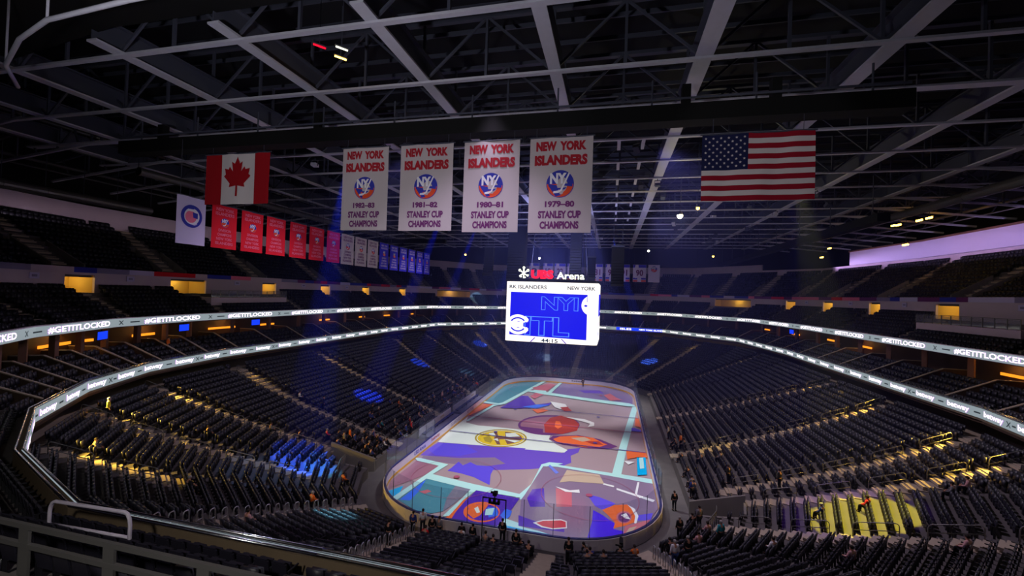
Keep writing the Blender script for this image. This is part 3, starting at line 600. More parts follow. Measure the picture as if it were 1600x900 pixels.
(12,[(1.17,7.78),(2.35,8.22),(1.40,10.65),(0.22,9.85)]),
(21,[(4.45,2.94),(5.64,2.14),(5.39,0.36),(6.26,1.29),(6.20,2.89),(4.69,4.18),(1.19,4.59)]),
(14,[(-3.49,19.29),(-2.74,19.12),(-1.69,30.40),(-2.32,30.40)]),
(14,[(-7.19,19.36),(-3.41,18.04),(5.48,15.82),(11.40,14.65),(12.66,14.82),(12.72,15.97),(11.85,16.95),(4.61,17.96),(-3.52,20.13),(-7.27,20.89)]),
(14,[(-9.78,9.44),(-10.97,7.50),(-12.22,-2.53),(-11.86,-2.85),(-11.58,-1.46),(-10.52,6.58),(-9.05,8.81),(-5.25,30.34),(-5.81,30.30),(-5.98,30.26),(-6.09,30.14)]),
(14,[(-12.87,8.13),(-9.70,7.68),(-9.95,8.62),(-12.90,9.15),(-12.90,8.18)]),
(18,[(-5.70,20.52),(-3.69,21.31),(-2.86,27.95),(-4.53,28.42),(-7.02,23.02)]),
(14,[(-7.13,20.15),(-3.73,20.14),(-3.90,21.23),(-6.27,21.29)]),
(3,[(-12.57,-0.06),(-10.89,7.90),(-12.71,7.59),(-12.90,4.02),(-12.90,0.50)]),
(3,[(12.09,3.34),(12.90,2.64),(12.90,7.36),(12.49,8.05)]),
(5,[(11.52,0.57),(12.90,0.70),(12.90,1.32),(12.04,2.27),(11.58,2.11)])]
# ---------------------------------------------------------------- rink
def rink(hx, hy, r, n=12):
    o = []
    for cx, cy, a in ((hx-r, -hy+r, -90), (hx-r, hy-r, 0), (-hx+r, hy-r, 90), (-hx+r, -hy+r, 180)):
        o += [(cx+r*math.cos(R(a+90*k/n)), cy+r*math.sin(R(a+90*k/n))) for k in range(n+1)]
    return o
for i, c in enumerate(ICE_COLS): mat('ice_projection_paint_%d' % i, c, .14, spec=.5)
mat('ice', (160, 139, 147), .13, spec=.5); mat('ice_line', (78, 66, 140), .15); mat('ice_red', (160, 80, 110), .15)
mb = MB(); mb.prism(rink(12.92, 30.42, 8.4), -.02, .02)
z = .022
for ci, pts in ICE: mb.add([(x, y, z) for x, y in pts], [tuple(range(len(pts)))], ci+1); z += .0012
z += .004; k0 = len(ICE_COLS)+1
for y, m in ((-7.62, 0), (0, 1), (7.62, 0)): mb.add([(-12.9, y-.1, z), (12.9, y-.1, z), (12.9, y+.1, z), (-12.9, y+.1, z)], [(0, 1, 2, 3)], k0+m)
for x in (-6.7, 6.7):
    for y in (-21.03, 21.03):
        mb.add([(*q, z) for q in disc2d(x, y, .32, 16)], [tuple(range(16))], k0+1)
        v, f = ring2d(x, y, 4.55, 4.59, 40); mb.add([(*q, z) for q in v], [tuple(reversed(q)) for q in f], k0+1)
    for y in (-6.1, 6.1): mb.add([(*q, z) for q in disc2d(x, y, .28, 16)], [tuple(range(16))], k0)
o = mb.build('ice_sheet', ['ice']+['ice_projection_paint_%d' % i for i in range(len(ICE_COLS))]+['ice_line', 'ice_red'])
tag(o, 'ice rink surface with the projected opening show picture painted into its colours', 'ice rink')
# dasher boards, glass and stanchions
def ring_band(mb, hx, hy, r, th, z0, z1, mi=0, n=12):
    a = rink(hx, hy, r, n); b = rink(hx+th, hy+th, r+th, n); k = len(a)
    vs = [(*p, z0) for p in a]+[(*p, z1) for p in a]+[(*p, z0) for p in b]+[(*p, z1) for p in b]
    fs = []
    for i in range(k):
        j = (i+1) % k; fs += [(j, i, k+i, k+j), (2*k+i, 2*k+j, 3*k+j, 3*k+i), (k+i, 3*k+i, 3*k+j, k+j)]
    mb.add(vs, fs, mi)
boards = empty('rink_boards', (0, -30.5, 0), 0, 'white dasher boards with glass running all the way round the ice rink', 'rink boards')
def bpart(name, mb, m, parent=boards):
    for i, v in enumerate(mb.v): mb.v[i] = (v[0], v[1]+30.5, v[2])
    return mb.build(name, m, parent)
mb = MB(); ring_band(mb, 12.95, 30.45, 8.45, .12, .22, 1.02); bpart('board_panel', mb, 'board_white')
mb = MB(); ring_band(mb, 12.93, 30.43, 8.43, .1, 0, .24); bpart('kick_plate', mb, 'kick_yellow')
mb = MB(); ring_band(mb, 13.06, 30.56, 8.56, .14, 0, 1.02); bpart('outer_cladding', mb, 'board_out')
mb = MB(); ring_band(mb, 12.93, 30.43, 8.43, .2, 1.02, 1.09); bpart('cap_rail', mb, 'cap_blue')
gl = rink(13.1, 30.6, 8.6, 5)
seq = []
for i in range(len(gl)):
    a, b = Vector((*gl[i], 0)), Vector((*gl[(i+1) % len(gl)], 0)); L = (b-a).length; n = max(1, round(L/2.4))
    for k in range(n): seq.append((a+(b-a)*k/n, a+(b-a)*(k+1)/n))
for a, b in seq:
    if a.x < -12 and -12 < (a.y+b.y)/2 < 12: continue          # open in front of the benches
    end = abs((a.y+b.y)/2) > 20; top = 3.5 if end else 2.9
    mb = MB(); mb.bar(a+Vector((0, 0, (1.1+top)/2)), b+Vector((0, 0, (1.1+top)/2)), .03, top-1.1); bpart('glass_panel', mb, 'rink_glass')
    mb = MB(); mb.box((a.x, a.y, (1.1+top)/2), (.04, .04, top-1.1)); bpart('stanchion', mb, 'steel_dark')
# sponsor lettering on the boards
def board_text(s, side, c, wd, h, m):
    v, f, _ = text2d(s, .015); mb = MB()
    for x, y in v:
        if side == 'left': p = (-12.94, c+x*wd, .64+y*h)
        elif side == 'far': p = (c+x*wd, 30.44, .64+y*h)
        elif side == 'right': p = (12.94, c-x*wd, .64+y*h)
        mb.v.append((p[0], p[1]+30.5, p[2]))
    mb.f = [tuple(q) for q in f]; mb.m = [0]*len(f); mb.build('lettering', m, boards)
for s, sd, c, wd, h, m in (('UBS Arena', 'far', -7.5, 4.5, .5, 'logo_blue'), ('betway', 'far', 1.6, 2.6, .5, 'black_paint'), ('betway', 'left', -12, 2.6, .5, 'text_red'), ('UBS Arena', 'left', -16.5, 3, .45, 'logo_blue'), ('ISLANDERS', 'left', -5, 3.6, .5, 'text_grey'), ('NEW YORK', 'left', 1.5, 3.2, .45, 'text_grey')):
    board_text(s, sd, c, wd, h, m)
# benches on the left side
def bench(y0, y1, label):
    o = empty('player_bench', (-14.3, (y0+y1)/2, 0), 0, label, 'bench'); L = y1-y0
    mb = MB(); mb.box((0, 0, .2), (2.3, L, .36)); mb.build('floor_deck', 'cap_grey', o)
    mb = MB(); mb.box((-.65, 0, .62), (.42, L-.3, .08)); mb.build('bench_seat', 'cap_blue', o)
    for k in range(6):
        mb = MB(); mb.box((-.65, -L/2+.6+k*(L-1.2)/5, .48), (.36, .1, .22)); mb.build('leg', 'steel_dark', o)
    mb = MB(); mb.box((-1.15, 0, .75), (.12, L, 1.0)); mb.build('back_wall', 'board_white', o)
    n = max(2, int(L/2.2))
    for k in range(n): mb = MB(); mb.box((-1.15, -L/2+(k+.5)*L/n, 1.95), (.03, L/n-.05, 1.4)); mb.build('glass_panel', 'rink_glass', o)
    for s in (-1, 1): mb = MB(); mb.box((0, s*L/2, 1.5), (2.3, .04, 2.2)); mb.build('end_glass', 'rink_glass', o)
bench(-11.6, -.6, 'long blue floored team bench behind the left boards, nearer the camera')
bench(.4, 11.6, 'long blue floored team bench behind the left boards, farther from the camera')
# camera gantry behind the near glass
o = empty('camera_gantry', (.1, -31.35, 0), 0, 'thin black goal frame gantry with a small camera behind the near glass', 'camera gantry')
for x in (-.9, .9): mb = MB(); mb.box((x, 0, 1.8), (.07, .07, 3.6)); mb.build('post', 'black_paint', o)
mb = MB(); mb.box((0, 0, 3.6), (1.87, .07, .07)); mb.build('crossbar', 'black_paint', o)
mb = MB(); mb.box((0, -.05, 3.3), (.85, .2, .12)); mb.box((-.35, -.05, 3.4), (.16, .2, .3)); mb.box((.35, -.05, 3.4), (.16, .2, .3)); mb.box((0, -.05, 3.42), (.16, .2, .3)); mb.build('lamp_cluster', 'black_paint', o)
mb = MB(); mb.box((0, 0, 3.78), (.06, .06, .3)); mb.box((.05, 0, 4.0), (.3, .45, .22)); mb.box((-.2, 0, 4.05), (.2, .14, .12)); mb.build('camera_head', 'black_paint', o)
o = empty('camera_tripod', (9.4, -31.6, .3), 0, 'black tripod with a television camera behind the near right boards', 'tripod')
for k in range(3):
    a = R(90+120*k); mb = MB(); mb.tube([(.5*math.cos(a), .5*math.sin(a), 0), (0, 0, 1.25)], .04); mb.build('leg', 'black_paint', o)
mb = MB(); mb.tube([(0, 0, 1.2), (0, 0, 1.5)], .06); mb.build('head', 'black_paint', o)
mb = MB(); mb.box((0, .1, 1.65), (.26, .7, .3)); mb.box((-.15, -.4, 1.7), (.5, .05, .1)); mb.tube([(0, .45, 1.65), (0, .65, 1.65)], .1); mb.build('camera_body', 'black_paint', o)
# corner tunnels with concrete side walls and glass railings
for (ua, ub, n), nm in zip(TUN, ('left', 'right')):
    t1 = n/NR; uw = ub if nm == 'left' else ua; uo = ua if nm == 'left' else ub
    for u, hh in ((uw, 1.0), (uo, .1)):
        mb = MB(); q0 = at_u(lowP(0), u); q1 = at_u(lowP(t1), u); zt = lowz(t1)+hh
        tan = inward(lowP(0), u); tan = np.array([-tan[1], tan[0]])*.12
        vs = [(*(q+s*tan), zz) for s in (-1, 1) for q, zz in ((q0, 0), (q1, 0), (q1, zt), (q0, .9+hh*.4))]
        mb.add(vs, [(0, 1, 2, 3), (7, 6, 5, 4), (3, 2, 6, 7), (0, 3, 7, 4), (1, 5, 6, 2)]); struct(mb.build('wall_tunnel', 'wall_concrete'))
    mb = MB(); q0, q1 = at_u(lowP(t1), ua), at_u(lowP(t1), ub); mb.bar((*q0, 1.3), (*q1, 1.3), .2, 2.7); struct(mb.build('wall_tunnel_end', 'wall_concrete'))
    ur = (3.62, 4.26) if nm == 'left' else (17.78, 18.4)
    o = empty('glass_railing', (*at_u(lowP(.16), ur[0]), 0), 0, 'low glass railing with metal posts beside the %s corner tunnel' % nm, 'railing')
    base = np.array(o.location[:2]); pts = [at_u(lowP(.1 if nm == 'left' else .1), u)-base for u in np.linspace(ur[0], ur[1], 7)]
    for k in range(7):
        mb = MB(); mb.box((*pts[k], 2.1), (.06, .06, 1.1)); mb.build('post', 'rail_dull', o)
        if k < 6:
            mb = MB(); mb.bar((*pts[k], 2.1), (*pts[k+1], 2.1), .03, .95); mb.build('glass_panel', 'rail_glass', o)
            mb = MB(); mb.bar((*pts[k], 2.65), (*pts[k+1], 2.65), .06, .06); mb.build('top_rail', 'rail_dull', o)

# ---------------------------------------------------------------- scoreboard
sb = empty('scoreboard', (.15, 0, 12.5), 0, 'huge glowing centre hung video scoreboard above the ice', 'scoreboard')
W2, D2, H2 = 6.35, 5.0, 8.35
def rrect(hx, hy, r, n=6):
    o = []
    for cx, cy, a in ((hx-r, -hy+r, -90), (hx-r, hy-r, 0), (-hx+r, hy-r, 90), (-hx+r, -hy+r, 180)):
        o += [(cx+r*math.cos(R(a+90*k/n)), cy+r*math.sin(R(a+90*k/n))) for k in range(n+1)]
    return o
mb = MB(); mb.prism(rrect(W2-.05, D2-.05, .65), -.02, .12); mb.build('lower_housing', 'black_paint', sb); mb = MB(); mb.prism(rrect(W2-.3, D2-.3, .5), H2-.02, H2+.35); mb.build('housing', 'black_paint', sb)
mb = MB(); mb.prism(rrect(W2, D2, .7), .08, H2); mb.build('led_face', 'screen_white', sb)
def face(mb, v, f, lift=.03, mi=0, side='front'):
    if side == 'front': vs = [(x, -D2-lift, z) for x, z in v]
    elif side == 'right': vs = [(W2+lift, x, z) for x, z in v]
    mb.add(vs, f, mi)
mb = MB(); v, f = poly2d([(-5.65, .95), (4.95, .72), (4.95, 6.78), (-5.6, 6.9)]); face(mb, v, f); mb.build('video_panel', 'screen_blue', sb)
def outline_text(s, cx, cz, wd, h):
    mb = MB(); v, f, _ = text2d(s, .045); face(mb, [(cx+x*wd*1.03, cz+y*h*1.05) for x, y in v], f, .045); mb.build('lettering_outline', 'screen_line', sb)
    mb = MB(); v, f, _ = text2d(s, .02); face(mb, [(cx+x*wd*.99, cz+y*h*.97) for x, y in v], f, .06); mb.build('lettering', 'screen_blue', sb)
outline_text('NYI', 1.25, 5.45, 4.9, 1.75); outline_text('ITL', -.43, 2.3, 6.0, 2.5)
def ell(r0, r1, a0, a1): 
    v, f = ring2d(0, 0, r0, r1, 26, a0, a1); return [(-4.45+x*1.18, 2.4+z) for x, z in v], f
mb = MB(); face(mb, *ell(.45, 1.38, 22, 338), .07)
for sg in (-1, 1): v, f = poly2d([(-3.75, 2.4+sg*.45), (-3.15, 2.4+sg*.35), (-2.95, 2.4+sg*.75), (-3.4, 2.4+sg*1.2)]); face(mb, v, f, .072)
v, f = poly2d([(-5.3, 1.95), (-3.7, 2.1), (-3.7, 2.7), (-5.3, 2.85)]); face(mb, v, f, .074); mb.build('team_crest', 'screen_white', sb)
for a0, a1 in ((35, 150), (210, 325)): mb = MB(); face(mb, *ell(.82, 1.0, a0, a1), .08); mb.build('crest_band', 'screen_blue', sb)
mb = MB(); v, f = poly2d(disc2d(5.5, 5.35, 1.32, 24, 90, 270)); face(mb, v, f, .07); mb.build('team_roundel', 'screen_white', sb)
mb = MB(); v, f = poly2d(disc2d(4.75, 5.3, .22, 16, ry=.14)); face(mb, v, f, .08); v, f = poly2d([(4.9, 5.8), (4.97, 5.8), (4.97, 6.5), (4.9, 6.5)]); face(mb, v, f, .08); mb.build('roundel_mark', 'screen_blue', sb)
for s, cx, wd in (('RK ISLANDERS', -3.2, 5.2), ('NEW YORK', 4.1, 3.7)):
    mb = MB(); v, f = text_at(s, cx, 7.62, wd, .5, .02); face(mb, v, f, .04); mb.build('caption_lettering', 'screen_text', sb)
mb = MB(); v, f = text_at('44:15', .0, .38, 2.3, .52, .02); face(mb, v, f, .04); mb.build('caption_lettering', 'screen_text', sb)
mb = MB()
for a, b in (((-2.6, .1), (-2.0, .72)), ((1.6, .72), (2.25, .1))):
    v, f = poly2d([(a[0]-.09, a[1]), (a[0]+.09, a[1]), (b[0]+.09, b[1]), (b[0]-.09, b[1])]); face(mb, v, f, .04)
mb.build('divider', 'screen_purple', sb)
mb = MB(); v, f = poly2d([(-3.8, 3.8), (3.8, 3.8), (3.8, 6.9), (-3.8, 6.9)]); face(mb, v, f, .03, 0, 'right'); v, f = ring2d(-2.2, 2.1, .5, 1.2, 20, 40, 320); face(mb, v, f, .03, 0, 'right'); mb.build('side_panel', 'screen_blue', sb)
mb = MB()
for x0, x1, mi in ((-5.4, -2.1, 0), (-1.8, 1.4, 1), (1.7, 5.4, 2)): mb.add([(x0, -4, -.05), (x0, 4, -.05), (x1, 4, -.05), (x1, -4, -.05)], [(0, 1, 2, 3)], mi)
mb.build('underside_panel', ['screen_purple', 'screen_white', 'screen_red'], sb)
for x in (-4.5, 4.5):
    for y in (-3, 3): mb = MB(); mb.tube([(x, y, H2+.3), (x*.8, y, 20.6)], .05); mb.build('hoist_cable', 'steel_dark', sb)
# illuminated sign on top of the scoreboard
sg = empty('arena_sign', (.15, -4.6, 21.2), 0, 'illuminated red and white arena name sign on top of the scoreboard', 'sign')
mb = MB(); mb.box((-.2, .1, .05), (8.6, .12, .12)); mb.build('base_rail', 'steel_dark', sg)
def letters(s, cx, cz, wd, h, m, bold=.03, dy=0):
    v, f = text_at(s, cx, cz, wd, h, bold); mb = MB(); mb.add([(x, dy, z) for x, z in v], f); o = mb.build('lettering', m, sg)
    so = o.modifiers.new('depth', 'SOLIDIFY'); so.thickness = .14
letters('UBS', -1.35, .72, 3.1, 1.2, 'sign_red', .05); letters('Arena', 2.55, .6, 3.75, .95, 'sign_white', .012)
mb = MB()
for a in (90, 35, 145):
    ca, sa = math.cos(R(a)), math.sin(R(a)); c = (-3.95, .75)
    mb.bar((c[0]-ca*.75, 0, c[1]-sa*.6), (c[0]+ca*.6, 0, c[1]+sa*.75), .14, .14)
    for s in (.62, .8): mb.tube([(c[0]+ca*(.72)+.14*math.cos(t), 0, c[1]+sa*(.85)+.14*math.sin(t)) for t in np.linspace(0, 2*math.pi, 9)[:-1]], .05, 5, closed=True)
    mb.box((c[0]-ca*.6+sa*.14, 0, c[1]-sa*.5-ca*.14), (.26, .14, .16))
mb.build('emblem', 'sign_white', sg)
# hanging speaker arrays
def speakers(x, y, zt, zb, wd, label):
    o = empty('speaker_array', (x, y, zt), 0, label, 'loudspeaker'); n = int((zt-zb)/.42); 
    for k in range(n):
        f = k/max(1, n-1); tilt = R(4+26*f*f); mb = MB()
        mb.box((0, -.9*f*f, -.21-k*(zt-zb)/n), (wd, .75, (zt-zb)/n*1.02), rot=Matrix.Rotation(tilt, 3, 'X')); pass
        mb.build('cabinet', 'black_paint', o)
    mb = MB(); mb.box((0, 0, .12), (wd*1.05, .9, .2)); mb.build('rigging_frame', 'steel_dark', o)
    for s in (-1, 1): mb = MB(); mb.tube([(s*wd*.35, 0, .2), (s*wd*.35, 0, 33.0-zt)], .03); mb.build('cable', 'steel_dark', o)
for x, y, zt, zb, wd, l in ((-12.6, 8, 27, 22.2, 1.6, 'black hanging speaker array, farthest left above the scoreboard'), (-7.6, 8, 30.6, 21.4, 3.2, 'large black hanging speaker cluster above the scoreboard emblem'), (2.3, 8, 30.6, 22.4, 1.9, 'black hanging speaker array above the right half of the scoreboard'), (9.0, 8, 27.2, 21, 2.0, 'black hanging speaker array just right of the scoreboard'), (4.6, 14, 26, 22, 1.4, 'small black hanging speaker array behind the scoreboard sign')):
    speakers(x, y, zt, zb, wd, l)

# ---------------------------------------------------------------- banners and flags
def wave(x, z, amp): return amp*(math.sin(x*2.1+z*.35)+.5*math.sin(x*4.7-z*.8+1.3))
def cloth(name, mats, w, h, amp, parent, nx=24, nz=10, matfn=None):
    mb = MB(); fs = []
    for s, dy in ((0, 0), (1, .02)):
        b = len(mb.v)
        for j in range(nz+1):
            for i in range(nx+1):
                x = -w/2+w*i/nx; z = -h*j/nz; mb.v.append((x, wave(x, z, amp)+dy, z))
        for j in range(nz):
            for i in range(nx):
                q = (b+j*(nx+1)+i, b+(j+1)*(nx+1)+i, b+(j+1)*(nx+1)+i+1, b+j*(nx+1)+i+1)
                mb.f.append(q if s == 0 else q[::-1]); mb.m.append(matfn(i, j) if matfn else 0)
    return mb.build(name, mats, parent, smooth=True)
def on_cloth(v, f, amp, lift): return [(x, wave(x, z, amp)-lift, z) for x, z in v], f
def hang_bar(parent, w, top):
    mb = MB(); mb.tube([(-w/2-.1, .01, .03), (w/2+.1, .01, .03)], .05); mb.build('hanging_bar', 'steel_dark', parent)
    for s in (-1, 1): mb = MB(); mb.tube([(s*w*.4, .01, .05), (s*w*.4, .01, top)], .015, 5); mb.build('hanging_wire', 'steel_dark', parent)
def emblem(parent, cx, cz, r, amp, lift=.015):
    def pc(name, m, v, f, l):
        mb = MB(); mb.add(*on_cloth(v, f, amp, lift+l)); mb.build(name, m, parent)
    o = 'emblem'
    mb = MB()
    def a(v, f, l, mi): mb.add(*on_cloth(v, f, amp, lift+l), mi)
    v, f = poly2d(disc2d(cx, cz, r, 32)); a(v, f, 0, 0)
    v, f = poly2d(disc2d(cx, cz, r*.95, 24, 180, 360)); a(v, f, .006, 1)
    v, f = poly2d([(cx+r*.3, cz+r*.02), (cx+r*.9, cz+r*.02), (cx+r*.88, cz-r*.2), (cx+r*.3, cz-r*.14)]); a(v, f, .009, 0)
    v, f = poly2d([(cx-r*.2, cz-r*.3), (cx+r*.5, cz-r*.26), (cx+r*.3, cz-r*.42), (cx-r*.2, cz-r*.42)]); a(v, f, .009, 0)
    v, f = text_at('NY', cx-r*.14, cz+r*.4, r*1.2, r*.78, .05); a(v, f, .013, 2)
    v, f = poly2d([(cx+r*.6, cz+r*.82), (cx+r*.7, cz+r*.76), (cx+r*.14, cz-r*.5), (cx+r*.02, cz-r*.46)]); a(v, f, .016, 2)
    v, f = poly2d([(cx+r*.14, cz-r*.5), (cx+r*.02, cz-r*.46), (cx-r*.46, cz-r*.52), (cx-r*.48, cz-r*.68), (cx-r*.1, cz-r*.66)]); a(v, f, .016, 2)
    mb.build(o, ['logo_blue', 'logo_orange', 'logo_white'], parent)
def btext(parent, s, cx, cz, wd, h, m, amp, bold=.03, name='lettering'):
    v, f = text_at(s, cx, cz, wd, h, bold); mb = MB(); mb.add(*on_cloth(v, f, amp, .02)); mb.build(name, m, parent)
YB = -35.0
bx = [(-11.4, -7.66), (-6.7, -2.7), (-1.9, 2.02), (2.72, 6.83)]; years = ['1982–83', '1981–82', '1980–81', '1979–80']
bot = [23.35, 23.3, 23.2, 23.15]
for (x0, x1), yr, zb in zip(bx, years, bot):
    w_ = x1-x0; h = 29.4-zb; b = empty('championship_banner', ((x0+x1)/2, YB, 29.4), 0, 'white hanging championship banner with red team name, dated %s' % yr.replace('–', ' to '), 'banner', 'white championship banners over the near ice')
    cloth('cloth', 'banner_white', w_, h, .02, b)
    for s, f0, wd, fh, m in (('ISLANDERS', .238, .84, .11, 'text_red'), (yr, .70, .47, .066, 'text_plum'), ('STANLEY CUP', .81, .68, .08, 'text_plum'), ('CHAMPIONS', .92, .62, .08, 'text_plum')):
        btext(b, s, 0, -h*f0, w_*wd, h*fh, m, .02, .062 if m == 'text_red' else .05)
    btext(b, 'NEW', -.235*w_, -h*.09, w_*.33, h*.1, 'text_red', .02, .062); btext(b, 'YORK', .19*w_, -h*.09, w_*.42, h*.1, 'text_red', .02, .062)
    emblem(b, 0, -h*.49, w_*.22, .02); hang_bar(b, w_, 1.2)
# Canadian flag
cf = empty('flag', (-20.9, YB, 29.45), 0, 'red and white flag with a red maple leaf hanging under the roof', 'flag')
cloth('cloth', ['flag_red', 'flag_white'], 6.1, 4.0, .03, cf, 48, 12, lambda i, j: 1 if 12 <= i < 37 else 0)
leaf = [(0, 1), (.16, .68), (.34, .78), (.26, .33), (.47, .55), (.53, .42), (.8, .47), (.72, .2), (.86, .12), (.45, -.22), (.5, -.38), (.06, -.32), (.06, -.8)]
leaf = leaf+[(-x, y) for x, y in leaf[1:]][::-1]
mb = MB()
def leaf_tris(pts):      # fan triangulate through Blender's own fill
    me = bmesh.new(); vs = [me.verts.new((x, y, 0)) for x, y in pts]; fc = me.faces.new(vs); r = bmesh.ops.triangulate(me, faces=[fc]); me.verts.index_update()
    f = [tuple(v.index for v in q.verts) for q in me.faces]; me.free(); return f
lf = leaf_tris(leaf); v = [(x*1.45+.05, z*1.75-1.98) for x, z in leaf]; mb.add(*on_cloth(v, lf, .03, .06)); mb.build('maple_leaf', 'flag_red', cf); hang_bar(cf, 6.1, 1)
# US flag
uf = empty('flag', (16.36, YB, 29.05), 0, 'red and white striped flag with a starred navy corner hanging under the roof', 'flag')
cloth('cloth', ['flag_crimson', 'flag_white', 'flag_navy'], 6.05, 4.0, .05, uf, 50, 26, lambda i, j: 2 if (i < 21 and j < 14) else (j//2) % 2)
mb = MB()
for r_ in range(9):
    for c in range(6 if r_ % 2 == 0 else 5):
        cx = -3.025+2.54*((c*2+1+(r_ % 2))/12); cz = -2.15*(r_+1)/10
        pts = [(cx+(.085 if k % 2 == 0 else .035)*math.sin(k*math.pi/5), cz+(.085 if k % 2 == 0 else .035)*math.cos(k*math.pi/5)) for k in range(10)]
        mb.add(*on_cloth(pts, [tuple(range(10))], .05, .02))
mb.build('stars', 'flag_white', uf); hang_bar(uf, 6.05, 1.2)
# row of banners along the left stand, facing the ice
rows = [('seal', -34.37, 2.52, 26.25, 22.3)]+[('red', y, 2.55, 26.15-.0*k, 22.3) for k, y in enumerate((-31.25, -28.2, -25.2, -22.0, -18.95, -15.85))]+[('white', y, 2.75, 26.2, 22.25) for y in (-12.9, -9.85, -6.8)]+[('blue', y, 2.6, 26.2, 22.25) for y in (-3.7, -.6, 2.5, 5.6, 8.7, 11.8)]
ordn = ['nearest the camera', 'second', 'third', 'fourth', 'fifth', 'sixth']
cnt = {}
for kind, y, w_, zt, zb in rows:
    h = zt-zb; k = cnt.get(kind, 0); cnt[kind] = k+1
    if kind == 'seal':
        b = empty('banner', (-26, y, zt), R(90), 'white banner with a round blue seal hanging beside the left stand', 'banner')
        cloth('cloth', 'banner_lilac', w_, h, .03, b); mb = MB()
        mb.add(*on_cloth(*poly2d(disc2d(0, -1.6, .95, 30)), .03, .02), 0); mb.add(*on_cloth(*poly2d(disc2d(0, -1.6, .68, 30)), .03, .03), 1); mb.add(*on_cloth(*poly2d(disc2d(-.1, -1.65, .5, 20)), .03, .04), 2); mb.add(*on_cloth(*poly2d([(.05, -1.25), (.5, -1.3), (.5, -1.75), (.1, -1.7)]), .03, .05), 0)
        mb.build('seal', ['logo_blue', 'logo_white', 'text_pink'], b)
    else:
        m, tm = dict(red=('banner_red', 'text_pink'), white=('banner_white', 'text_plum'), blue=('banner_blue', 'banner_lilac'))[kind]
        b = empty('banner', (-26, y, zt), R(90), '%s team banner with a crest beside the left stand, %s of its colour' % (kind, ordn[k]), 'banner', kind+' banners along the left stand')
        cloth('cloth', m, w_, h, .03, b)
        btext(b, 'NEW YORK', 0, -h*.1, w_*.72, h*.075, tm, .03, .02); btext(b, 'ISLANDERS', 0, -h*.2, w_*.76, h*.075, tm, .03, .02)
        emblem(b, 0, -h*.4, .42, .03)
        for q, s in enumerate(('DIVISION', 'CHAMPIONS', 'NEW YORK', 'ISLANDERS')): btext(b, s, 0, -h*(.58+.1*q), w_*(.5+.07*q), h*.065, tm, .03, .02)
    hang_bar(b, w_, 4.5)
# far row of retired number banners
for k, (px, w_, txt) in enumerate(((-15.8, 2.7, '5'), (-12.2, 2.7, '9'), (-8.4, 2.6, '19'), (-5.2, 2.9, '22'), (-1.9, 2.7, '23'), (4.6, 2.6, '31'), (8.0, 2.7, '91'), (11.3, 2.8, '91'), (15.1, 3.2, '90'), (18.6, 2.8, ''))):
    b = empty('banner', (px-.2, 50, 27.6), 0, ('white banner numbered %s at the far end, %s' % (txt, 'behind the scoreboard sign' if k < 5 else ['', 'just right of the scoreboard sign', 'left one of the pair', 'right one of the pair', 'second from the right'][k-4])) if txt else 'plain white banner with a round crest, rightmost at the far end', 'banner', 'far end banners')
    cloth('cloth', 'banner_lilac', w_, 4.4, .03, b)
    if txt:
        mb = MB()
        for z0, z1, mi in ((-.05, -.75, 0), (-3.35, -3.75, 0), (-3.9, -4.35, 1)): mb.add(*on_cloth([(-w_/2+.05, z1), (w_/2-.05, z1), (w_/2-.05, z0), (-w_/2+.05, z0)], [(0, 1, 2, 3)], .03, .03), mi)
        mb.build('hem_stripes', ['banner_blue', 'logo_orange'], b); btext(b, txt, 0, -2.1, w_*.55, 1.6, 'text_plum', .03, .03)
    else: emblem(b, 0, -1.1, .75, .03)
    hang_bar(b, w_, 4)
# ---------------------------------------------------------------- roof steelwork
LX = [-48, -39.8, -31.2, -21.5, -12.8, -4.2, 4.45, 13.0, 22.5, 32.6, 42]
TY = [-43.0, -36.7]+[-30.9+6.35*k for k in range(15)]
for i, x in enumerate(LX):
    mb = MB(); y0, y1 = -44.5, 62
    wd = .75 if x not in (13.0, 22.5) else .95
    mb.box((x, (y0+y1)/2, 33.0), (wd, y1-y0, .12)); mb.box((x, (y0+y1)/2, 33.75), (.06, y1-y0, 1.4), mi=1); mb.box((x, (y0+y1)/2, 34.5), (wd*.8, y1-y0, .1), mi=1)
    struct(mb.build('roof_beam', ['steel_paint', 'steel_dark']), None, None)
for j, y in enumerate(TY):
    mb = MB(); x0, x1 = -52, 52; main = j == 2
    mb.box((0, y, 32.86), (x1-x0, .34 if not main else .7, .14)); mb.box((0, y, 36.8), (x1-x0, .3, .25), mi=1)
    n = 24
    for k in range(n):
        a = x0+(x1-x0)*k/n; b = x0+(x1-x0)*(k+1)/n
        mb.bar((a, y, 32.9), (a, y, 36.8), .16, .16, 1)
        mb.bar((a, y, 32.9) if k % 2 else (a, y, 36.8), (b, y, 36.8) if k % 2 else (b, y, 32.9), .14, .14, 1)
    struct(mb.build('roof_beam', ['steel_paint', 'steel_dark']))
for j in range(44):                                 # purlins just below the deck
    y = -44+2.45*j; mb = MB(); mb.box((0, y, 37.6), (104, .12, .3)); struct(mb.build('roof_beam', 'steel_dark'))
# light bracing frames between the trusses right of centre
for k, y in enumerate(TY[3:10]):
    for x in (8.5, 10.6): mb = MB(); mb.box((x, y+1.6, 32.95), (.3, 2.6, .12)); struct(mb.build('roof_beam', 'steel_paint'))
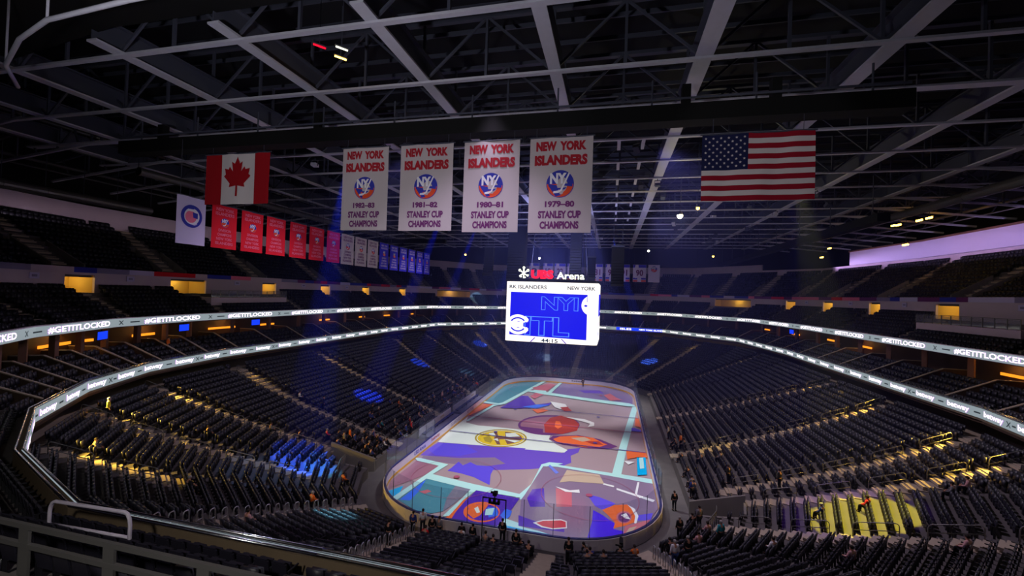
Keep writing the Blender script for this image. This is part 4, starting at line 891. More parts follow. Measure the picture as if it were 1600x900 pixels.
# long black catwalk box above the banners
o = empty('lighting_catwalk', (-4.6, -35.0, 30.0), 0, 'long black lighting catwalk box spanning under the roof above the banners and flags', 'catwalk')
mb = MB(); mb.box((0, .5, .55), (57.5, 1.2, 1.05)); mb.build('box', 'black_paint', o)
mb = MB(); mb.box((0, -.15, 1.35), (57, .08, .12)); mb.box((0, 1.15, 1.35), (57, .08, .12)); mb.build('guard_rail', 'steel_dark', o)
for k in range(10): mb = MB(); x = -27+6*k; mb.tube([(x, .5, 1), (x, .5, 2.9)], .06, 6); mb.build('hanger_rod', 'steel_dark', o)
for x in (-24.5, -9.3, 17, 22):
    mb = MB(); mb.box((x, .4, 1.4), (.5, .6, 1.9)); mb.build('junction_box', 'black_paint', o)
o = empty('lighting_catwalk', (-27, 0, 27), 0, 'black lighting truss crossing in front of the far left banners', 'catwalk')
mb = MB(); mb.box((0, 0, 0), (19, .7, .6)); mb.build('box', 'black_paint', o)
for k in range(4): mb = MB(); x = -8+5.3*k; mb.tube([(x, 0, .3), (x, 0, 6)], .04, 6); mb.build('hanger_rod', 'steel_dark', o)
o = empty('lighting_catwalk', (36, 25, 28.5), R(90), 'black lighting catwalk running above the right upper tier', 'catwalk')
mb = MB(); mb.box((0, 0, 0), (70, 1.2, .9)); mb.build('box', 'black_paint', o)
for k in range(8): mb = MB(); x = -33+9.4*k; mb.tube([(x, 0, .4), (x, 0, 5)], .05, 6); mb.build('hanger_rod', 'steel_dark', o)
# curved conduit at the top left
mb = MB(); mb.tube([(-24, -46.2, 29.6), (-22.2, -47.6, 29.9), (-18.5, -49.0, 30), (-15.3, -49.8, 30), (-10.4, -50.1, 30), (-6, -50.2, 30)], .1); mb.tube([(-15.3, -49.8, 30), (-15.3, -49.8, 33.8)], .05); mb.tube([(-22.2, -47.6, 30), (-22.2, -47.6, 33.8)], .05)
tag(mb.build('conduit_pipe', 'steel_paint', smooth=True), 'bent pale pipe hanging under the black soffit at the near left', 'pipe')
# air ducts
def duct(pts, r, label):
    o = empty('air_duct', pts[0], 0, label, 'duct'); b = Vector(pts[0])
    for k in range(len(pts)-1):
        a, c = Vector(pts[k])-b, Vector(pts[k+1])-b; mb = MB(); mb.tube([a, c], r, 14); mb.tube([a, a+(c-a).normalized()*.3], r*1.08, 14); mb.build('duct_section', 'rail_dull', o, smooth=False)
    for k in range(len(pts)):
        a = Vector(pts[k])-b; mb = MB(); mb.tube([a+Vector((0, 0, r*.9)), (a.x, a.y, 39-b.z)], .04, 6); mb.build('hanger_rod', 'steel_dark', o)
duct([(46.5, y, 31.6+.01*k) for k, y in enumerate((-22, -14, -5, 4, 13, 22, 31))], .55, 'long round grey air duct running over the right stand')
duct([(-53, y, 28.7) for y in (-36, -32.5, -29, -25.5, -22, -18)], .5, 'round silvery air duct above the left upper wall')
duct([(-44, y, 31.5) for y in (-26, -16, -6, 4, 14, 24)], .45, 'round grey air duct under the roof over the left stand')
# glowing lamps hung from the steelwork
def fixture(loc, r, m, label, e=0, col=(1, .9, .6), group='glowing lamps under the roof'):
    o = empty('roof_lamp', loc, 0, label, 'lamp', group)
    mb = MB(); mb.tube([(0, 0, .1), (0, 0, .55)], [r*1.3, r*.6], 10); mb.tube([(0, 0, .5), (0, 0, max(.6, 33-loc[2]))], .03, 5); mb.build('housing', 'steel_dark', o)
    mb = MB(); mb.ball((0, 0, 0), r, 6); mb.build('bulb', m, o)
    if e: lamp('roof_lamp_light', 'POINT', (loc[0], loc[1], loc[2]-r-.1), e, col, shadow_soft_size=.1)
fixture((16, -8, 29.2), .32, 'lamp_glow', 'brightest yellowish white lamp under the roof below the striped flag', 900, (1, .95, .55))
fixture((18, -8, 30.1), .2, 'amber_lamp', 'small amber lamp beside the brightest lamp under the striped flag', 150, (1, .7, .2))
fixture((-24.9, 30, 27.8), .22, 'amber_lamp', 'small warm lamp far away left of the scoreboard')
fixture((-9.3, 40, 28.1), .26, 'lamp_glow', 'small bright lamp far away above the scoreboard sign')
fixture((15.4, 30, 29), .2, 'lamp_glow', 'small bright lamp far away right of the hanging speakers')
fixture((27.9, 30, 28), .2, 'amber_lamp', 'small amber lamp far away under the roof on the right')
for x, y, z in ((50, 14, 31.5), (50, 6.6, 31.3), (50, 5, 32.3), (50, 11.3, 28.2), (50, 36.9, 28.7), (50, 33.8, 30.2), (50, 8.5, 31.3), (50, 13, 31.4)):
    o = empty('catwalk_lamp', (x, y, z), 0, 'amber strip lamp on the catwalk above the right upper wall', 'lamp', 'amber strip lamps above the right stand')
    mb = MB(); mb.box((0, 0, 0), (.2, 1.1, .22)); mb.build('diffuser', 'amber_lamp', o); mb = MB(); mb.box((.05, 0, .2), (.3, 1.2, .14)); mb.tube([(.05, 0, .2), (.05, 0, 38.9-z)], .03, 5); mb.build('housing', 'steel_dark', o)
for x, y, z, m, l, c in ((-9.3, -40.6, 33.6, 'sign_red', 'short pink glowing tube in the near roof steelwork', 0), (-8.7, -39.4, 33.5, 'amber_lamp', 'short amber glowing tube in the near roof steelwork', 0), (-8.2, -40.0, 33.7, 'sign_white', 'short white glowing tube in the near roof steelwork', 0), (-9.3, -26.7, 32.4, 'sign_white', 'short white glowing tube just above the white banners', 0)):
    o = empty('tube_light', (x, y, z), .9, l, 'light'); mb = MB(); mb.tube([(-.35, 0, 0), (.35, 0, 0)], .05, 8); mb.build('tube', m, o, smooth=True)
    mb = MB(); mb.box((0, 0, .1), (.8, .12, .06)); mb.tube([(0, 0, .1), (0, 0, 36.8-z)], .02, 5); mb.build('holder', 'steel_dark', o)
# dark stage lights clamped under the trusses
rr = random.Random(8)
for k in range(46):
    y = TY[rr.randrange(2, 14)]+.5; x = rr.uniform(-30, 38); z = 32.2-rr.random()*.3
    o = empty('stage_light', (x, y, z), rr.uniform(-.6, .6), 'grey theatre light clamped under a roof truss', 'stage light', 'unlit theatre lights under the roof trusses')
    mb = MB(); mb.box((0, 0, 0), (.55, .7, .3), rot=Matrix.Rotation(rr.uniform(-.7, .2), 3, 'X')); mb.build('head', 'steel_paint' if k % 3 == 0 else 'steel_dark', o)
    mb = MB(); mb.box((.32, 0, .2), (.04, .1, .6)); mb.box((-.32, 0, .2), (.04, .1, .6)); mb.box((0, 0, .5), (.68, .1, .05)); mb.build('yoke', 'steel_dark', o)
    mb = MB(); mb.tube([(0, 0, .5), (0, 0, .75)], .05, 6); mb.build('clamp', 'steel_dark', o)
# sweeping coloured beams onto the seats
def seatpt(u, t): return (*at_u(lowP(t), u), lowz(t)+.5)
for src, tgt, e, c, sz, bl in (((-19, -24, 31.5), (4.08, .26), 190000, (.015, .10, 1), 12, .3), ((-19, -22, 31.5), (3.92, .17), 55000, (.08, .55, 1), 7, .4), ((-16, -26, 31.5), (3.3, .33), 7000, (.06, .35, .9), 20, .6),
        ((-14, -8, 31.5), (6.46, .39), 330000, (.01, .05, 1), 8.5, .3), ((-14, 6, 31.5), (7.72, .52), 330000, (.01, .07, 1), 8, .3), ((-10, 22, 31.5), (9.42, .66), 330000, (.02, .09, 1), 7, .3),
        ((8, 26, 31.5), (12.28, .44), 380000, (.05, .16, 1), 7.5, .3), ((-2, 22, 31.5), (10.42, .36), 60000, (.2, .4, 1), 8, .4), ((-8, 12, 31.5), (8.25, .2), 60000, (.25, .65, 1), 7, .4),
        ((23, -22, 31.5), (17.48, .53), 90000, (1, .88, .02), 13.5, .06), ((22, -24, 31.5), (17.4, .5), 9000, (.25, .08, 1), 20, .4), ((-8, -30, 31.5), (1.72, .22), 150000, (.3, .9, 1), 6.5, .4), ((12, -8, 31.5), (15.6, .2), 22000, (1, .72, .1), 8, .3)):
    sweep(src, seatpt(*tgt), e, c, sz, bl)
sweep((4, 20, 31.5), (12, 57, 7), 60000, (.22, .2, .8), 12)
sweep((-2, 20, 31.5), (-27, 54, 19), 60000, (.2, .55, 1), 6)
sweep((0, -20, 31.5), (-5, -52, 11), 2500, (.75, .85, 1), 26)
# raking outrigger trusses over both upper stands
for y in TY[1:]:
    for s in (-1, 1):
        mb = MB(); mb.bar((s*42, y, 36.8), (s*60, y, 33.5), .25, .3, 1); mb.bar((s*42, y, 33), (s*60, y, 31.2), .22, .25)
        for k in range(6): xa = 42+3*k; mb.bar((s*xa, y, 33-.1*xa+4.2), (s*(xa+(1.5 if k % 2 else 0)), y, 36.8-(xa-42)*.18), .14, .14, 1)
        struct(mb.build('roof_beam', ['steel_paint', 'steel_dark']))
for s in (-1, 1):
    for x, z, r in ((46, 34.4, .16), (50.5, 33.4, .12), (54.5, 32.2, .2), (57, 31.9, .1)):
        mb = MB(); mb.tube([(s*x, -38, z), (s*x, 60, z)], r, 8); tag(mb.build('conduit_pipe', 'rail_dull', smooth=True), 'long straight service pipe under the roof above the %s upper stand' % ('left' if s < 0 else 'right'), 'pipe', 'service pipes above the %s stand' % ('left' if s < 0 else 'right'))
# thin theatrical haze; blue light from the screens is put into its scatter colour
hz = bpy.data.materials.new('haze'); hz.use_nodes = True; nt = hz.node_tree; nt.nodes.clear()
vo = nt.nodes.new('ShaderNodeOutputMaterial'); vsx = nt.nodes.new('ShaderNodeVolumeScatter'); vsx.inputs['Color'].default_value = (.24, .27, 1, 1); vsx.inputs['Density'].default_value = .0019; vsx.inputs['Anisotropy'].default_value = .0
nt.links.new(vsx.outputs[0], vo.inputs['Volume']); M['haze'] = hz
mb = MB(); mb.box((0, 14, 19), (64, 84, 31)); o = mb.build('haze', 'haze'); tag(o, 'thin haze over the rink with the blue light put into its colour', 'haze', kind='stuff')
# ---------------------------------------------------------------- seats
seats = []           # x, y, z, yaw, tier, key
def on_aisle(u, t, seglen):
    for a0, a1, t0, t1 in AISLES:
        if t0-.01 <= t <= t1+.01 and abs(((u-(a0+(a1-a0)*t)+NV/2) % NV)-NV/2)*seglen < 1.04: return True
    return False
def walk(P, a, b, pitch, z, tier, key, skip=None):
    for i in range(int(math.floor(a)), int(math.ceil(b))):
        u0, u1 = max(a, i), min(b, i+1)
        if u1-u0 < 1e-6: continue
        p, q = at_u(P, u0), at_u(P, u1) if u1 < i+1-1e-9 else P[(i+1) % NV]
        L = np.hypot(*(q-p)); full = L/(u1-u0); n = int((L-.25)/pitch)
        if n < 1: continue
        d = (q-p)/L; yaw = math.atan2(-d[0], d[1])-math.pi/2     # local +Y looks to the rink
        m = (L-n*pitch)/2
        for k in range(n):
            s = m+(k+.5)*pitch; u = u0+(u1-u0)*s/L
            if skip and skip(u, full): continue
            c = p+d*s; seats.append((c[0], c[1], z, yaw, tier, key))
for i in range(NR):
    t = (i+.58)/NR
    for a, b in urange(i): walk(lowP(t), a, b, .56, lowz((i+.5)/NR), 'lower', i, lambda u, L, t=(i+.5)/NR, i=i: on_aisle(u, t, L) or (i in (1, 2) and (3.56 < u < 4.3 or 17.72 < u < 18.46)))
for k, (d0, d1, z) in enumerate(LOGE):
    def sk(u, L): return 3.3 < u < 18.7 and any(abs(u-p)*L < .4 for p in PART)
    walk(offs(d0+.55), -2.5, 3.3, .6, z, 'loge', k, lambda u, L: abs((u-1.0))*L < .0)
    walk(offs(d0+.55), 3.36, 18.64, .62, z, 'suite', k, sk)
for k, (d0, d1, z) in enumerate(NEAR[1:]): walk(offs(d0+.5), -2.4, 2.8, .6, z, 'near', k)
for k, (d0, d1, z) in enumerate(MID):
    def sk(u, L, k=k):
        return any(abs(u-p)*L < .95 for p in MA) or (k >= 5 and any(a*1 < u < b for a, b in DOORS)) or (k >= 3 and (6.2 < u < 6.9 or 15.02 < u < 15.72))
    walk(offs(d0+.5), 3.45, 18.55, .58, z, 'middle', k, sk)
for k, (d0, d1, z) in enumerate(UPP):
    def sk(u, L, k=k): return any(abs(u-p)*L < (1.95 if k < 7 else 1.05) for p in UA)
    walk(offs(d0+.5), 3.45, 18.55, .58, z, 'upper', k, sk)
# choose the seats that show largest
RM = np.array(CAMROT)
cand = []
for i, (x, y, z, yaw, tier, key) in enumerate(seats):
    if tier not in ('lower', 'loge'): continue
    d = np.array((x-CAM[0], y-CAM[1], z+.6-CAM[2])); lx, ly, lz = d @ RM
    if lz > -2: continue
    px, py = 800+662.28*lx/-lz, 450-662.28*ly/-lz
    if not (4 < px < 1596 and 4 < py < 893): continue
    if tier == 'lower':
        k = (-51.3-CAM[1])/d[1] if d[1] else 1        # hidden behind the near parapet?
        if 0 < k < 1 and CAM[2]+k*d[2] < 11.35: continue
        if x < -10 and y < -40: continue
    cand.append((-lz, i))
cand.sort(); chosen = [i for _, i in cand[:300]]; chs = set(chosen)
# stuff: every other seat as one object
def seat_lo(back=True):
    mb = MB()
    mb.box((0, -.17, .68), (.5, .07, .48), rot=Matrix.Rotation(R(10), 3, 'X')); mb.box((0, .02, .60), (.46, .09, .42), rot=Matrix.Rotation(R(8), 3, 'X')); mb.box((0, -.05, .2), (.34, .1, .4))
    return np.array(mb.v), mb.f
sv, sf = seat_lo(); rest = [s for i, s in enumerate(seats) if i not in chs]
A = np.array([(s[0], s[1], s[2], s[3]) for s in rest]); n = len(A)
c, s_ = np.cos(A[:, 3]), np.sin(A[:, 3])
X = A[:, 0, None]+sv[None, :, 0]*c[:, None]-sv[None, :, 1]*s_[:, None]
Y = A[:, 1, None]+sv[None, :, 0]*s_[:, None]+sv[None, :, 1]*c[:, None]
Z = A[:, 2, None]+sv[None, :, 2]
co = np.stack([X, Y, Z], -1).reshape(-1, 3).astype(np.float32)
F = np.array(sf); FF = (F[None]+np.arange(n)[:, None, None]*len(sv)).reshape(-1, 4)
me = bpy.data.meshes.new('stadium_chair_mass'); me.vertices.add(len(co)); me.vertices.foreach_set('co', co.ravel())
me.loops.add(FF.size); me.loops.foreach_set('vertex_index', FF.ravel().astype(np.int32)); me.polygons.add(len(FF))
me.polygons.foreach_set('loop_start', np.arange(0, FF.size, 4, dtype=np.int32)); me.update(calc_edges=True); me.materials.append(M['seat_plastic'])
o = bpy.data.objects.new('stadium_chair_mass', me); COL.objects.link(o)
tag(o, 'thousands of dark folding seats filling every tier of the bowl', 'seats', kind='stuff')
# individual seats: near ones with parts
def seat_proto():
    r = empty('stadium_chair', (0, 0, -50), 0, 'x', 'chair')
    mb = MB(); rot = Matrix.Rotation(R(10), 3, 'X')
    mb.box((0, -.17, .66), (.48, .05, .42), rot=rot); mb.box((0, -.207, .89), (.40, .045, .08), rot=rot); mb.box((0, -.14, .62), (.36, .03, .3), rot=rot); mb.build('backrest', 'seat_plastic', r)
    mb = MB(); rot = Matrix.Rotation(R(8), 3, 'X'); mb.box((0, .02, .62), (.45, .07, .38), rot=rot); mb.box((0, .065, .6), (.36, .03, .26), rot=rot); mb.build('folded_seat', 'seat_plastic', r)
    for s in (-1, 1):
        mb = MB(); mb.box((s*.27, .03, .66), (.05, .4, .035)); mb.build('armrest', 'seat_dark', r)
        mb = MB(); mb.box((s*.27, -.1, .33), (.04, .09, .66)); mb.box((s*.27, .0, .02), (.05, .3, .04)); mb.build('standard', 'seat_dark', r)
    return r
def seat_single():
    mb = MB(); rot = Matrix.Rotation(R(10), 3, 'X')
    mb.box((0, -.17, .66), (.48, .05, .42), rot=rot); mb.box((0, -.207, .89), (.40, .045, .08), rot=rot); mb.box((0, .02, .62), (.45, .07, .38), rot=Matrix.Rotation(R(8), 3, 'X'))
    for s in (-1, 1): mb.box((s*.265, .03, .66), (.05, .36, .04)); mb.box((s*.265, -.1, .33), (.04, .09, .66))
    o = mb.build('stadium_chair', 'seat_plastic', loc=(0, 0, -50)); return tag(o, 'x', 'chair')
pA, pB = seat_proto(), seat_single(); first = {'A': True, 'B': True}
def place_seat(kind, s, label, group):
    src = pA if kind == 'A' else pB
    if first[kind]: o = src; first[kind] = False
    else: o = copy_tree(src) if kind == 'A' else src.copy()
    if o.name not in COL.objects: COL.objects.link(o)
    o.location = s[:3]; o.rotation_euler = (0, 0, s[3]); o['label'] = label; o['group'] = group
rown = ['front', 'second', 'third', 'fourth']
for i in chosen:
    s = seats[i]
    if s[4] == 'loge':
        place_seat('A', s, 'black folding seat in the %s row of seats behind the beige near parapet' % rown[s[5]], 'seats of the %s row behind the near parapet' % rown[s[5]])
    else:
        side = 'left' if s[0] < -9 else ('right' if s[0] > 9 else 'centre')
        band = 'upper' if s[5] > 16 else ('middle' if s[5] > 8 else 'front')
        place_seat('B', s, 'dark folding seat in the %s rows of the near %s lower tier' % (band, side), 'lower tier seats, %s rows, near %s' % (band, side))
for k_, p_ in (('A', pA), ('B', pB)):
    if first[k_]:
        for q in list(p_.children): bpy.data.objects.remove(q)
        bpy.data.objects.remove(p_)

# ---------------------------------------------------------------- handrails
def hoop(p, q, h, r, name, label, cat, group, mid=True, m='rail_dull'):
    p, q = Vector(p), Vector(q); o = empty(name, p, 0, label, cat, group); d = q-p; L = d.length; e = min(.22, L*.3)
    up = Vector((0, 0, h)); pts = [Vector((0, 0, 0)), up*.75]+[up*.75+(up*.25)*math.sin(R(a))+d*(e/L)*(1-math.cos(R(a))) for a in (30, 60, 90)]
    pts += [d+up*.75+(up*.25)*math.sin(R(a))-d*(e/L)*(1-math.cos(R(a))) for a in (90, 60, 30)]+[d+up*.75, d]
    mb = MB(); mb.tube(pts, r, 8); mb.build('hoop', m, o, smooth=True)
    if mid: mb = MB(); mb.tube([up*.5, d+up*.5], r*.85, 8); mb.build('mid_rail', m, o, smooth=True)
    return o
hl = {1: 'left near aisle just above the parapet', 2: 'yellow lit steps nearest the left corner', 3: 'second yellow lit aisle on the left', 4: 'third aisle on the left', 5: 'fourth aisle on the left', 0: 'steps at the near centre left', 17: 'aisle on the far right', 18: 'second aisle on the right', 19: 'long tan aisle on the right', 20: 'short aisle at the right edge', 21: 'aisle curving through the lower right corner', 22: 'steps at the near right'}
for k, lab in hl.items():
    a0, a1, t0, t1 = AISLES[k]
    single = k in (0, 1, 22, 23)
    i0, i1 = int(t0*NR)+1, int(t1*NR)-1; st = 1 if single else 4
    for i in range(i0, i1, st):
        t = (i+.5)/NR; tb = (i+(.45 if single else 2.6)+.5)/NR
        off = .0 if single else -.66
        u, ub = a0+(a1-a0)*t, a0+(a1-a0)*tb
        nrm = inward(lowP(t), u); tan = np.array([-nrm[1], nrm[0]])*off
        c, e = at_u(lowP(t), u)+tan, at_u(lowP(tb), ub)+tan
        if single: hoop((*c, lowz(t)+.03), (*e, lowz(t)+.03), 1.05, .035, 'aisle_handrail', 'narrow inverted U handrail on the %s' % lab, 'handrail', 'hoop rails of the '+lab, True, 'rail_metal')
        else: hoop((*c, lowz(t)), (*e, lowz(tb)), .95, .03, 'aisle_handrail', 'long low handrail hoop beside the %s' % lab, 'handrail', 'handrails of the '+lab)
hoop((-8.2, -53.0, 10.9), (-5.0, -53.0, 11.0), 1.4, .05, 'aisle_handrail', 'rounded metal hoop rail, highlights put into its colour, among seats behind the parapet', 'handrail', None, True, 'board_white')  # white paint stands in for the highlights on this metal rail
# barrier rail at the bottom left
o = empty('barrier_rail', (-3.3, -55.25, 11.6), 0, 'grey two bar metal barrier with flat posts at the lower left', 'railing')
for zz, nm in ((1.6, 'top_bar'), (1.15, 'lower_bar')): mb = MB(); mb.box((0, 0, zz), (13, .09, .11)); mb.build(nm, 'rail_dull', o)
for x in (-4.4, -1.75, .9, 3.5): mb = MB(); mb.box((x, 0, .8), (.32, .06, 1.6)); mb.build('post', 'rail_dull', o)

# ---------------------------------------------------------------- people
def skin_mesh(name, V, E, RAD, sub=1):
    me = bpy.data.meshes.new(name); me.from_pydata(V, E, []); ob = bpy.data.objects.new(name, me); COL.objects.link(ob)
    sk = ob.modifiers.new('s', 'SKIN'); sk.use_smooth_shade = True
    for i, r in enumerate(RAD): me.skin_vertices[0].data[i].radius = (r, r) if not isinstance(r, tuple) else r
    me.skin_vertices[0].data[0].use_root = True
    if sub: ob.modifiers.new('d', 'SUBSURF').levels = sub
    dg = bpy.context.evaluated_depsgraph_get(); out = bpy.data.meshes.new_from_object(ob.evaluated_get(dg)); out.name = name
    bpy.data.objects.remove(ob); return out
def body(pose):
    if pose == 'stand':
        J = dict(pel=(0, 0, .96), chest=(0, 0, 1.3), neck=(0, .01, 1.5), head=(0, .03, 1.63), top=(0, .03, 1.73),
                 sl=(-.19, 0, 1.43), el=(-.26, -.02, 1.14), wl=(-.25, .08, .9), sr=(.19, 0, 1.43), er=(.26, -.02, 1.14), wr=(.25, .08, .9),
                 hl=(-.1, 0, .9), kl=(-.11, .03, .5), al=(-.12, -.02, .09), tl=(-.13, .15, .05), hr=(.1, 0, .9), kr=(.11, .03, .5), ar=(.12, -.02, .09), tr=(.13, .15, .05))
    else:
        J = dict(pel=(0, 0, .52), chest=(0, -.02, .86), neck=(0, .02, 1.06), head=(0, .05, 1.19), top=(0, .05, 1.29),
                 sl=(-.19, 0, .99), el=(-.27, .06, .72), wl=(-.18, .3, .64), sr=(.19, 0, .99), er=(.27, .06, .72), wr=(.18, .3, .64),
                 hl=(-.1, .04, .5), kl=(-.13, .44, .52), al=(-.13, .46, .1), tl=(-.14, .62, .05), hr=(.1, .04, .5), kr=(.13, .44, .52), ar=(.13, .46, .1), tr=(.14, .62, .05))
    RD = dict(pel=(.16, .12), chest=(.17, .12), neck=.06, head=(.085, .1), top=.06, sl=.075, el=.05, wl=.034, sr=.075, er=.05, wr=.034, hl=.095, kl=.062, al=.045, tl=.04, hr=.095, kr=.062, ar=.045, tr=.04)
    K = list(J); EB = [('pel', 'chest'), ('chest', 'neck'), ('neck', 'head'), ('head', 'top'), ('chest', 'sl'), ('sl', 'el'), ('el', 'wl'), ('chest', 'sr'), ('sr', 'er'), ('er', 'wr'), ('pel', 'hl'), ('hl', 'kl'), ('kl', 'al'), ('al', 'tl'), ('pel', 'hr'), ('hr', 'kr'), ('kr', 'ar'), ('ar', 'tr')]
    ix = {k: i for i, k in enumerate(K)}
    def sub_mesh(name, keep, grow):
        kk = [k for k in K if k in keep]; ii = {k: i for i, k in enumerate(kk)}
        rad = [tuple(r+grow for r in RD[k]) if isinstance(RD[k], tuple) else RD[k]+grow for k in kk]
        return skin_mesh(name, [J[k] for k in kk], [(ii[a], ii[b]) for a, b in EB if a in keep and b in keep], rad)
    bm_ = sub_mesh('body', set(K), 0)
    # palm, five fingers and a nose joined into the body surface
    mb = MB(); mb.v = [tuple(v.co) for v in bm_.vertices]; mb.f = [tuple(p.vertices) for p in bm_.polygons]; mb.m = [0]*len(mb.f)
    for s, wk in ((-1, 'wl'), (1, 'wr')):
        w_ = Vector(J[wk]); d = Vector((0, .35, -1)).normalized() if pose == 'stand' else Vector((-.3*s, 1, -.35)).normalized()
        x = Vector((0, 1, .35)).normalized() if pose == 'stand' else Vector((1, .3*s, 0)).normalized()
        mb.tube([w_-d*.02, w_+d*.05, w_+d*.09], [.03, .038, .03], 8)
        for k, L in enumerate((.066, .076, .072, .055)):
            b = w_+d*.08+x*(.027-.018*k); mb.tube([b, b+d*L*.55, b+d*L*.9+Vector((-.02*s, 0, -.01))], [.0095, .0085, .007], 5)
        b = w_+d*.03+x*.035; mb.tube([b, b+x*.025+d*.025, b+x*.03+d*.055], [.012, .01, .008], 5)
    h = Vector(J['head']); mb.tube([h+Vector((0, .085, .03)), h+Vector((0, .112, -.012))], [.009, .016], 6); mb.ball((h.x, h.y+.088, h.z-.05), .02, 4, sc=(1.3, .4, .35))
    for s in (-1, 1): mb.ball((s*.088, h.y, h.z), .03, 4, sc=(.4, .7, 1)); mb.ball((s*.034, h.y+.088, h.z+.03), .012, 4)
    b2 = mb.build('p', 'skin', smooth=True); bme = b2.data; bpy.data.objects.remove(b2)
    sh = sub_mesh('shirt', {'pel', 'chest', 'sl', 'el', 'wl', 'sr', 'er', 'wr'}, .018)
    tr = sub_mesh('trousers', {'pel', 'hl', 'kl', 'al', 'hr', 'kr', 'ar'}, .016)
    hb = MB(); hb.ball((h.x, h.y-.012, h.z+.035), .112, 7, sc=(.9, 1.05, .98)); hb.f = [f for f in hb.f if sum(hb.v[i][2] for i in f)/len(f) > h.z+.02 or sum(hb.v[i][1] for i in f)/len(f) < h.y-.03]; hb.m = [0]*len(hb.f)
    ho = hb.build('h', 'hair_dark', smooth=True); hme = ho.data; bpy.data.objects.remove(ho)
    fb = MB()
    for s, a in ((-1, 'al'), (1, 'ar')): q = Vector(J[a]); fb.tube([q+Vector((0, -.06, -.04)), q+Vector((0, .05, -.035)), q+Vector((0, .2, -.05))], [.05, .055, .04], 8)
    fo = fb.build('f', 'black_paint', smooth=True); fme = fo.data; bpy.data.objects.remove(fo)
    for m_, nm in ((sh, 'shirt_black'), (tr, 'trouser_dark')):
        m_.materials.clear(); m_.materials.append(M[nm])
    return dict(body=bme, shirt=sh, trousers=tr, hair=hme, shoes=fme)
POSE = {p: body(p) for p in ('stand', 'sit')}
def person(loc, yaw, pose, shirt, label, hair='hair_dark', trous='trouser_dark', group=None, scale=1.0):
    o = empty('person', loc, yaw, label, 'person', group); o.scale = (scale,)*3
    for k, me in POSE[pose].items():
        c = bpy.data.objects.new(k, me); COL.objects.link(c); c.parent = o
        mm = {'shirt': 'shirt_'+shirt, 'trousers': trous, 'hair': hair}.get(k)
        if mm: c.material_slots[0].link = 'OBJECT'; c.material_slots[0].material = M[mm]
    return o
def face_yaw(x, y, tx=0, ty=0): return math.atan2(ty-y, tx-x)-math.pi/2
def low_person(u, t, pose, shirt, label, **k):
    i = int(t*NR); t2 = (i+.7)/NR if pose == 'sit' else (i+.3)/NR; c = at_u(lowP(t2), u); z = lowz((i+.5)/NR)
    if pose == 'sit': z -= .02
    return person((*c, z), face_yaw(*c), pose, shirt, label, **k)
for x, y, sh, lab, yw in ((6.0, -32.0, 'black', 'person in a dark coat standing behind the near boards, left one of a facing pair', -1.2), (6.85, -31.9, 'black', 'person in a dark coat standing behind the near boards, right one of a facing pair', 1.2),
        (-6.4, -31.5, 'blue', 'person in dark clothes standing alone behind the near left boards', 0), (-4.7, -31.7, 'black', 'person in a black jacket, left one of a close pair at the near boards', .3), (-4.15, -31.6, 'grey', 'person in a dark grey jacket, right one of a close pair at the near boards', -.3),
        (-2.2, -32.0, 'black', 'person in black standing at the near glass, left of the camera gantry', .2), (-1.35, -31.9, 'black', 'person in black standing at the near glass close to the gantry post', -.2), (1.05, -32.4, 'black', 'person in a dark coat in front of the right gantry post', 0), (-5.0, -32.8, 'white', 'person in a white jacket below the close pair at the near boards', .5)):
    person((x, y, lowz(.02) if y < -32.3 else .02), yw, 'stand', sh, lab)
low_person(19.7, .17, 'stand', 'white', 'person in a white top and blue trousers standing at the near right steps', trous='trouser_blue', hair='hair_grey')
person((14.3, -21.4, 0), .3, 'stand', 'black', 'person in dark clothes walking on the concrete path right of the rink')
low_person(3.96, .95, 'stand', 'yellow', 'person in a yellow vest standing at the top of the second left aisle', hair='hair_grey')
low_person(1.62, .54, 'sit', 'pink', 'person in a pale shirt sitting just above the beige parapet rail')
low_person(2.46, .6, 'sit', 'black', 'grey haired person in black sitting in the left corner rows', hair='hair_grey')
low_person(3.1, .84, 'sit', 'grey', 'person sitting alone beside the left yellow lit steps')
low_person(2.34, .2, 'sit', 'orange', 'person with fair hair sitting near the left hoop rails', hair='hair_grey')
low_person(.78, .25, 'stand', 'black', 'person in dark clothes standing at the top of the near centre steps')
low_person(3.3, .06, 'sit', 'orange', 'person in an orange top sitting beside the left tunnel railing')
low_person(17.4, .53, 'sit', 'red', 'person in a red jacket sitting among the yellow lit rows')
low_person(17.62, .41, 'sit', 'blue', 'person in blue sitting at the edge of the yellow lit rows', hair='hair_grey')
low_person(16.7, .33, 'stand', 'black', 'person in black standing on the long tan aisle on the right')
low_person(18.3, .74, 'sit', 'pink', 'person in a pale top sitting in the lower right corner rows')
low_person(16.98, .78, 'sit', 'pink', 'person in pink sitting at the yellow steps on the right edge')
low_person(17.1, .74, 'sit', 'grey', 'person in grey sitting at the yellow steps on the right edge')
low_person(.64, .09, 'sit', 'red', 'person in red sitting in the front rows at the near centre')
low_person(.3, .03, 'sit', 'white', 'person in white sitting in the front row at the near centre')
low_person(19.4, .05, 'sit', 'black', 'person in black sitting by the near right boards')
low_person(18.75, .34, 'sit', 'white', 'person in white sitting in the right corner near the bottom edge')
low_person(18.72, .55, 'sit', 'pink', 'person in pale pink sitting low in the right corner')
low_person(4.1, .6, 'sit', 'black', 'person in black sitting high in the left tier, right of the second aisle')
low_person(6.04, .56, 'sit', 'white', 'person in white sitting by the fourth left aisle, upper one')
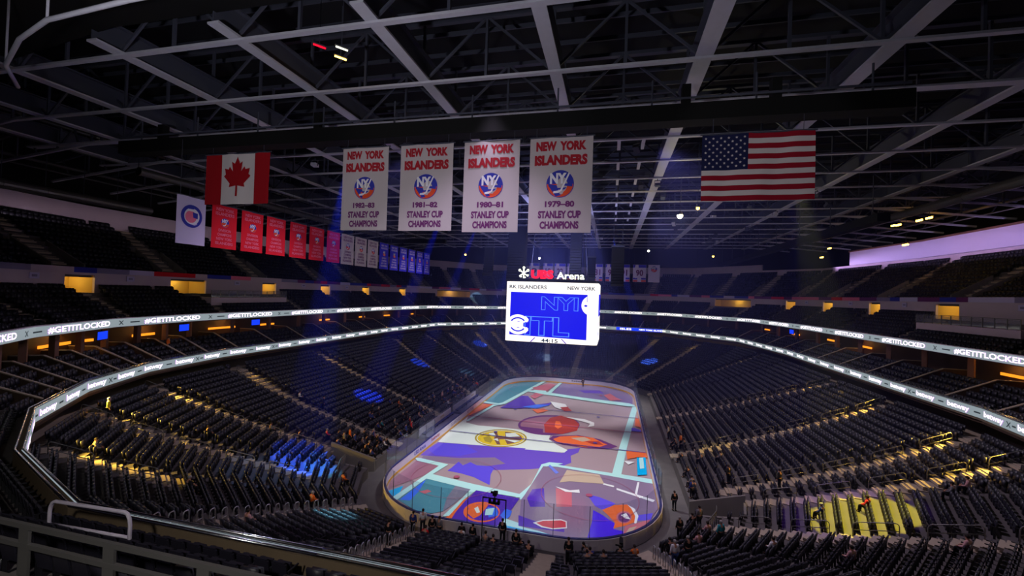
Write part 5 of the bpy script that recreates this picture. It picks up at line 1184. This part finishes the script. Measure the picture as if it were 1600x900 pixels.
low_person(4.82, .34, 'sit', 'black', 'person in black sitting above the blue lit rows')
low_person(4.78, .46, 'sit', 'grey', 'person in grey sitting above the blue lit rows by the third aisle')
low_person(6.04, .46, 'stand', 'black', 'person in black standing on the fourth left aisle')
low_person(15.5, .07, 'stand', 'orange', 'person in orange standing near the right rinkside path')
c = at_u(offs(3.0), 5.55); person((*c, LOGE[2][2]), face_yaw(*c), 'stand', 'orange', 'person in an orange top standing in a left suite under the upper ribbon board', trous='trouser_dark')
rr = random.Random(21); taken = []
def crowd(u0, u1, t1, n, label, group, bias=1.6):
    k = 0; tries = 0
    while k < n and tries < 4000:
        tries += 1; u = rr.uniform(u0, u1); i = int((rr.random()**bias)*t1*NR)
        L = np.hypot(*(at_u(lowP(i/NR), math.floor(u))-at_u(lowP(i/NR), math.floor(u)+.999)))
        if on_aisle(u, (i+.5)/NR, L) or any(a == i and abs(u-b)*L < .6 for a, b in taken): continue
        if i < 5 and any(a-.1 < u < b+.1 for a, b, _ in TUN): continue
        taken.append((i, u)); sh = rr.choice(['black', 'black', 'black', 'blue', 'grey', 'red', 'white', 'pink', 'teal', 'orange'] if rr.random() < .5 else ['black', 'blue', 'grey'])
        po = 'sit' if rr.random() < .7 else 'stand'
        low_person(u, (i+.5)/NR, po, sh, label % (('sitting' if po == 'sit' else 'standing'), sh), group=group+', %s in %s' % (po, sh), hair=rr.choice(['hair_dark', 'hair_dark', 'hair_grey'])); k += 1
crowd(4.8, 6.7, .26, 46, 'person %s in %s in the crowd beside the left benches', 'crowd beside the left boards')
crowd(6.8, 8.0, .16, 26, 'person %s in %s in the crowd behind the far team bench', 'crowd behind the far bench')
crowd(15.0, 17.1, .2, 14, 'person %s in %s among the seats right of the rink', 'people right of the rink')
crowd(19.8, 22.3, .1, 12, 'person %s in %s in the rows behind the near boards', 'people behind the near boards')
crowd(18.0, 19.5, .2, 8, 'person %s in %s in the front rows of the near right corner', 'people in the near right corner')
person((2.8, 28.6, .02), 0, 'stand', 'black', 'person in dark clothes standing alone on the ice at the far end')
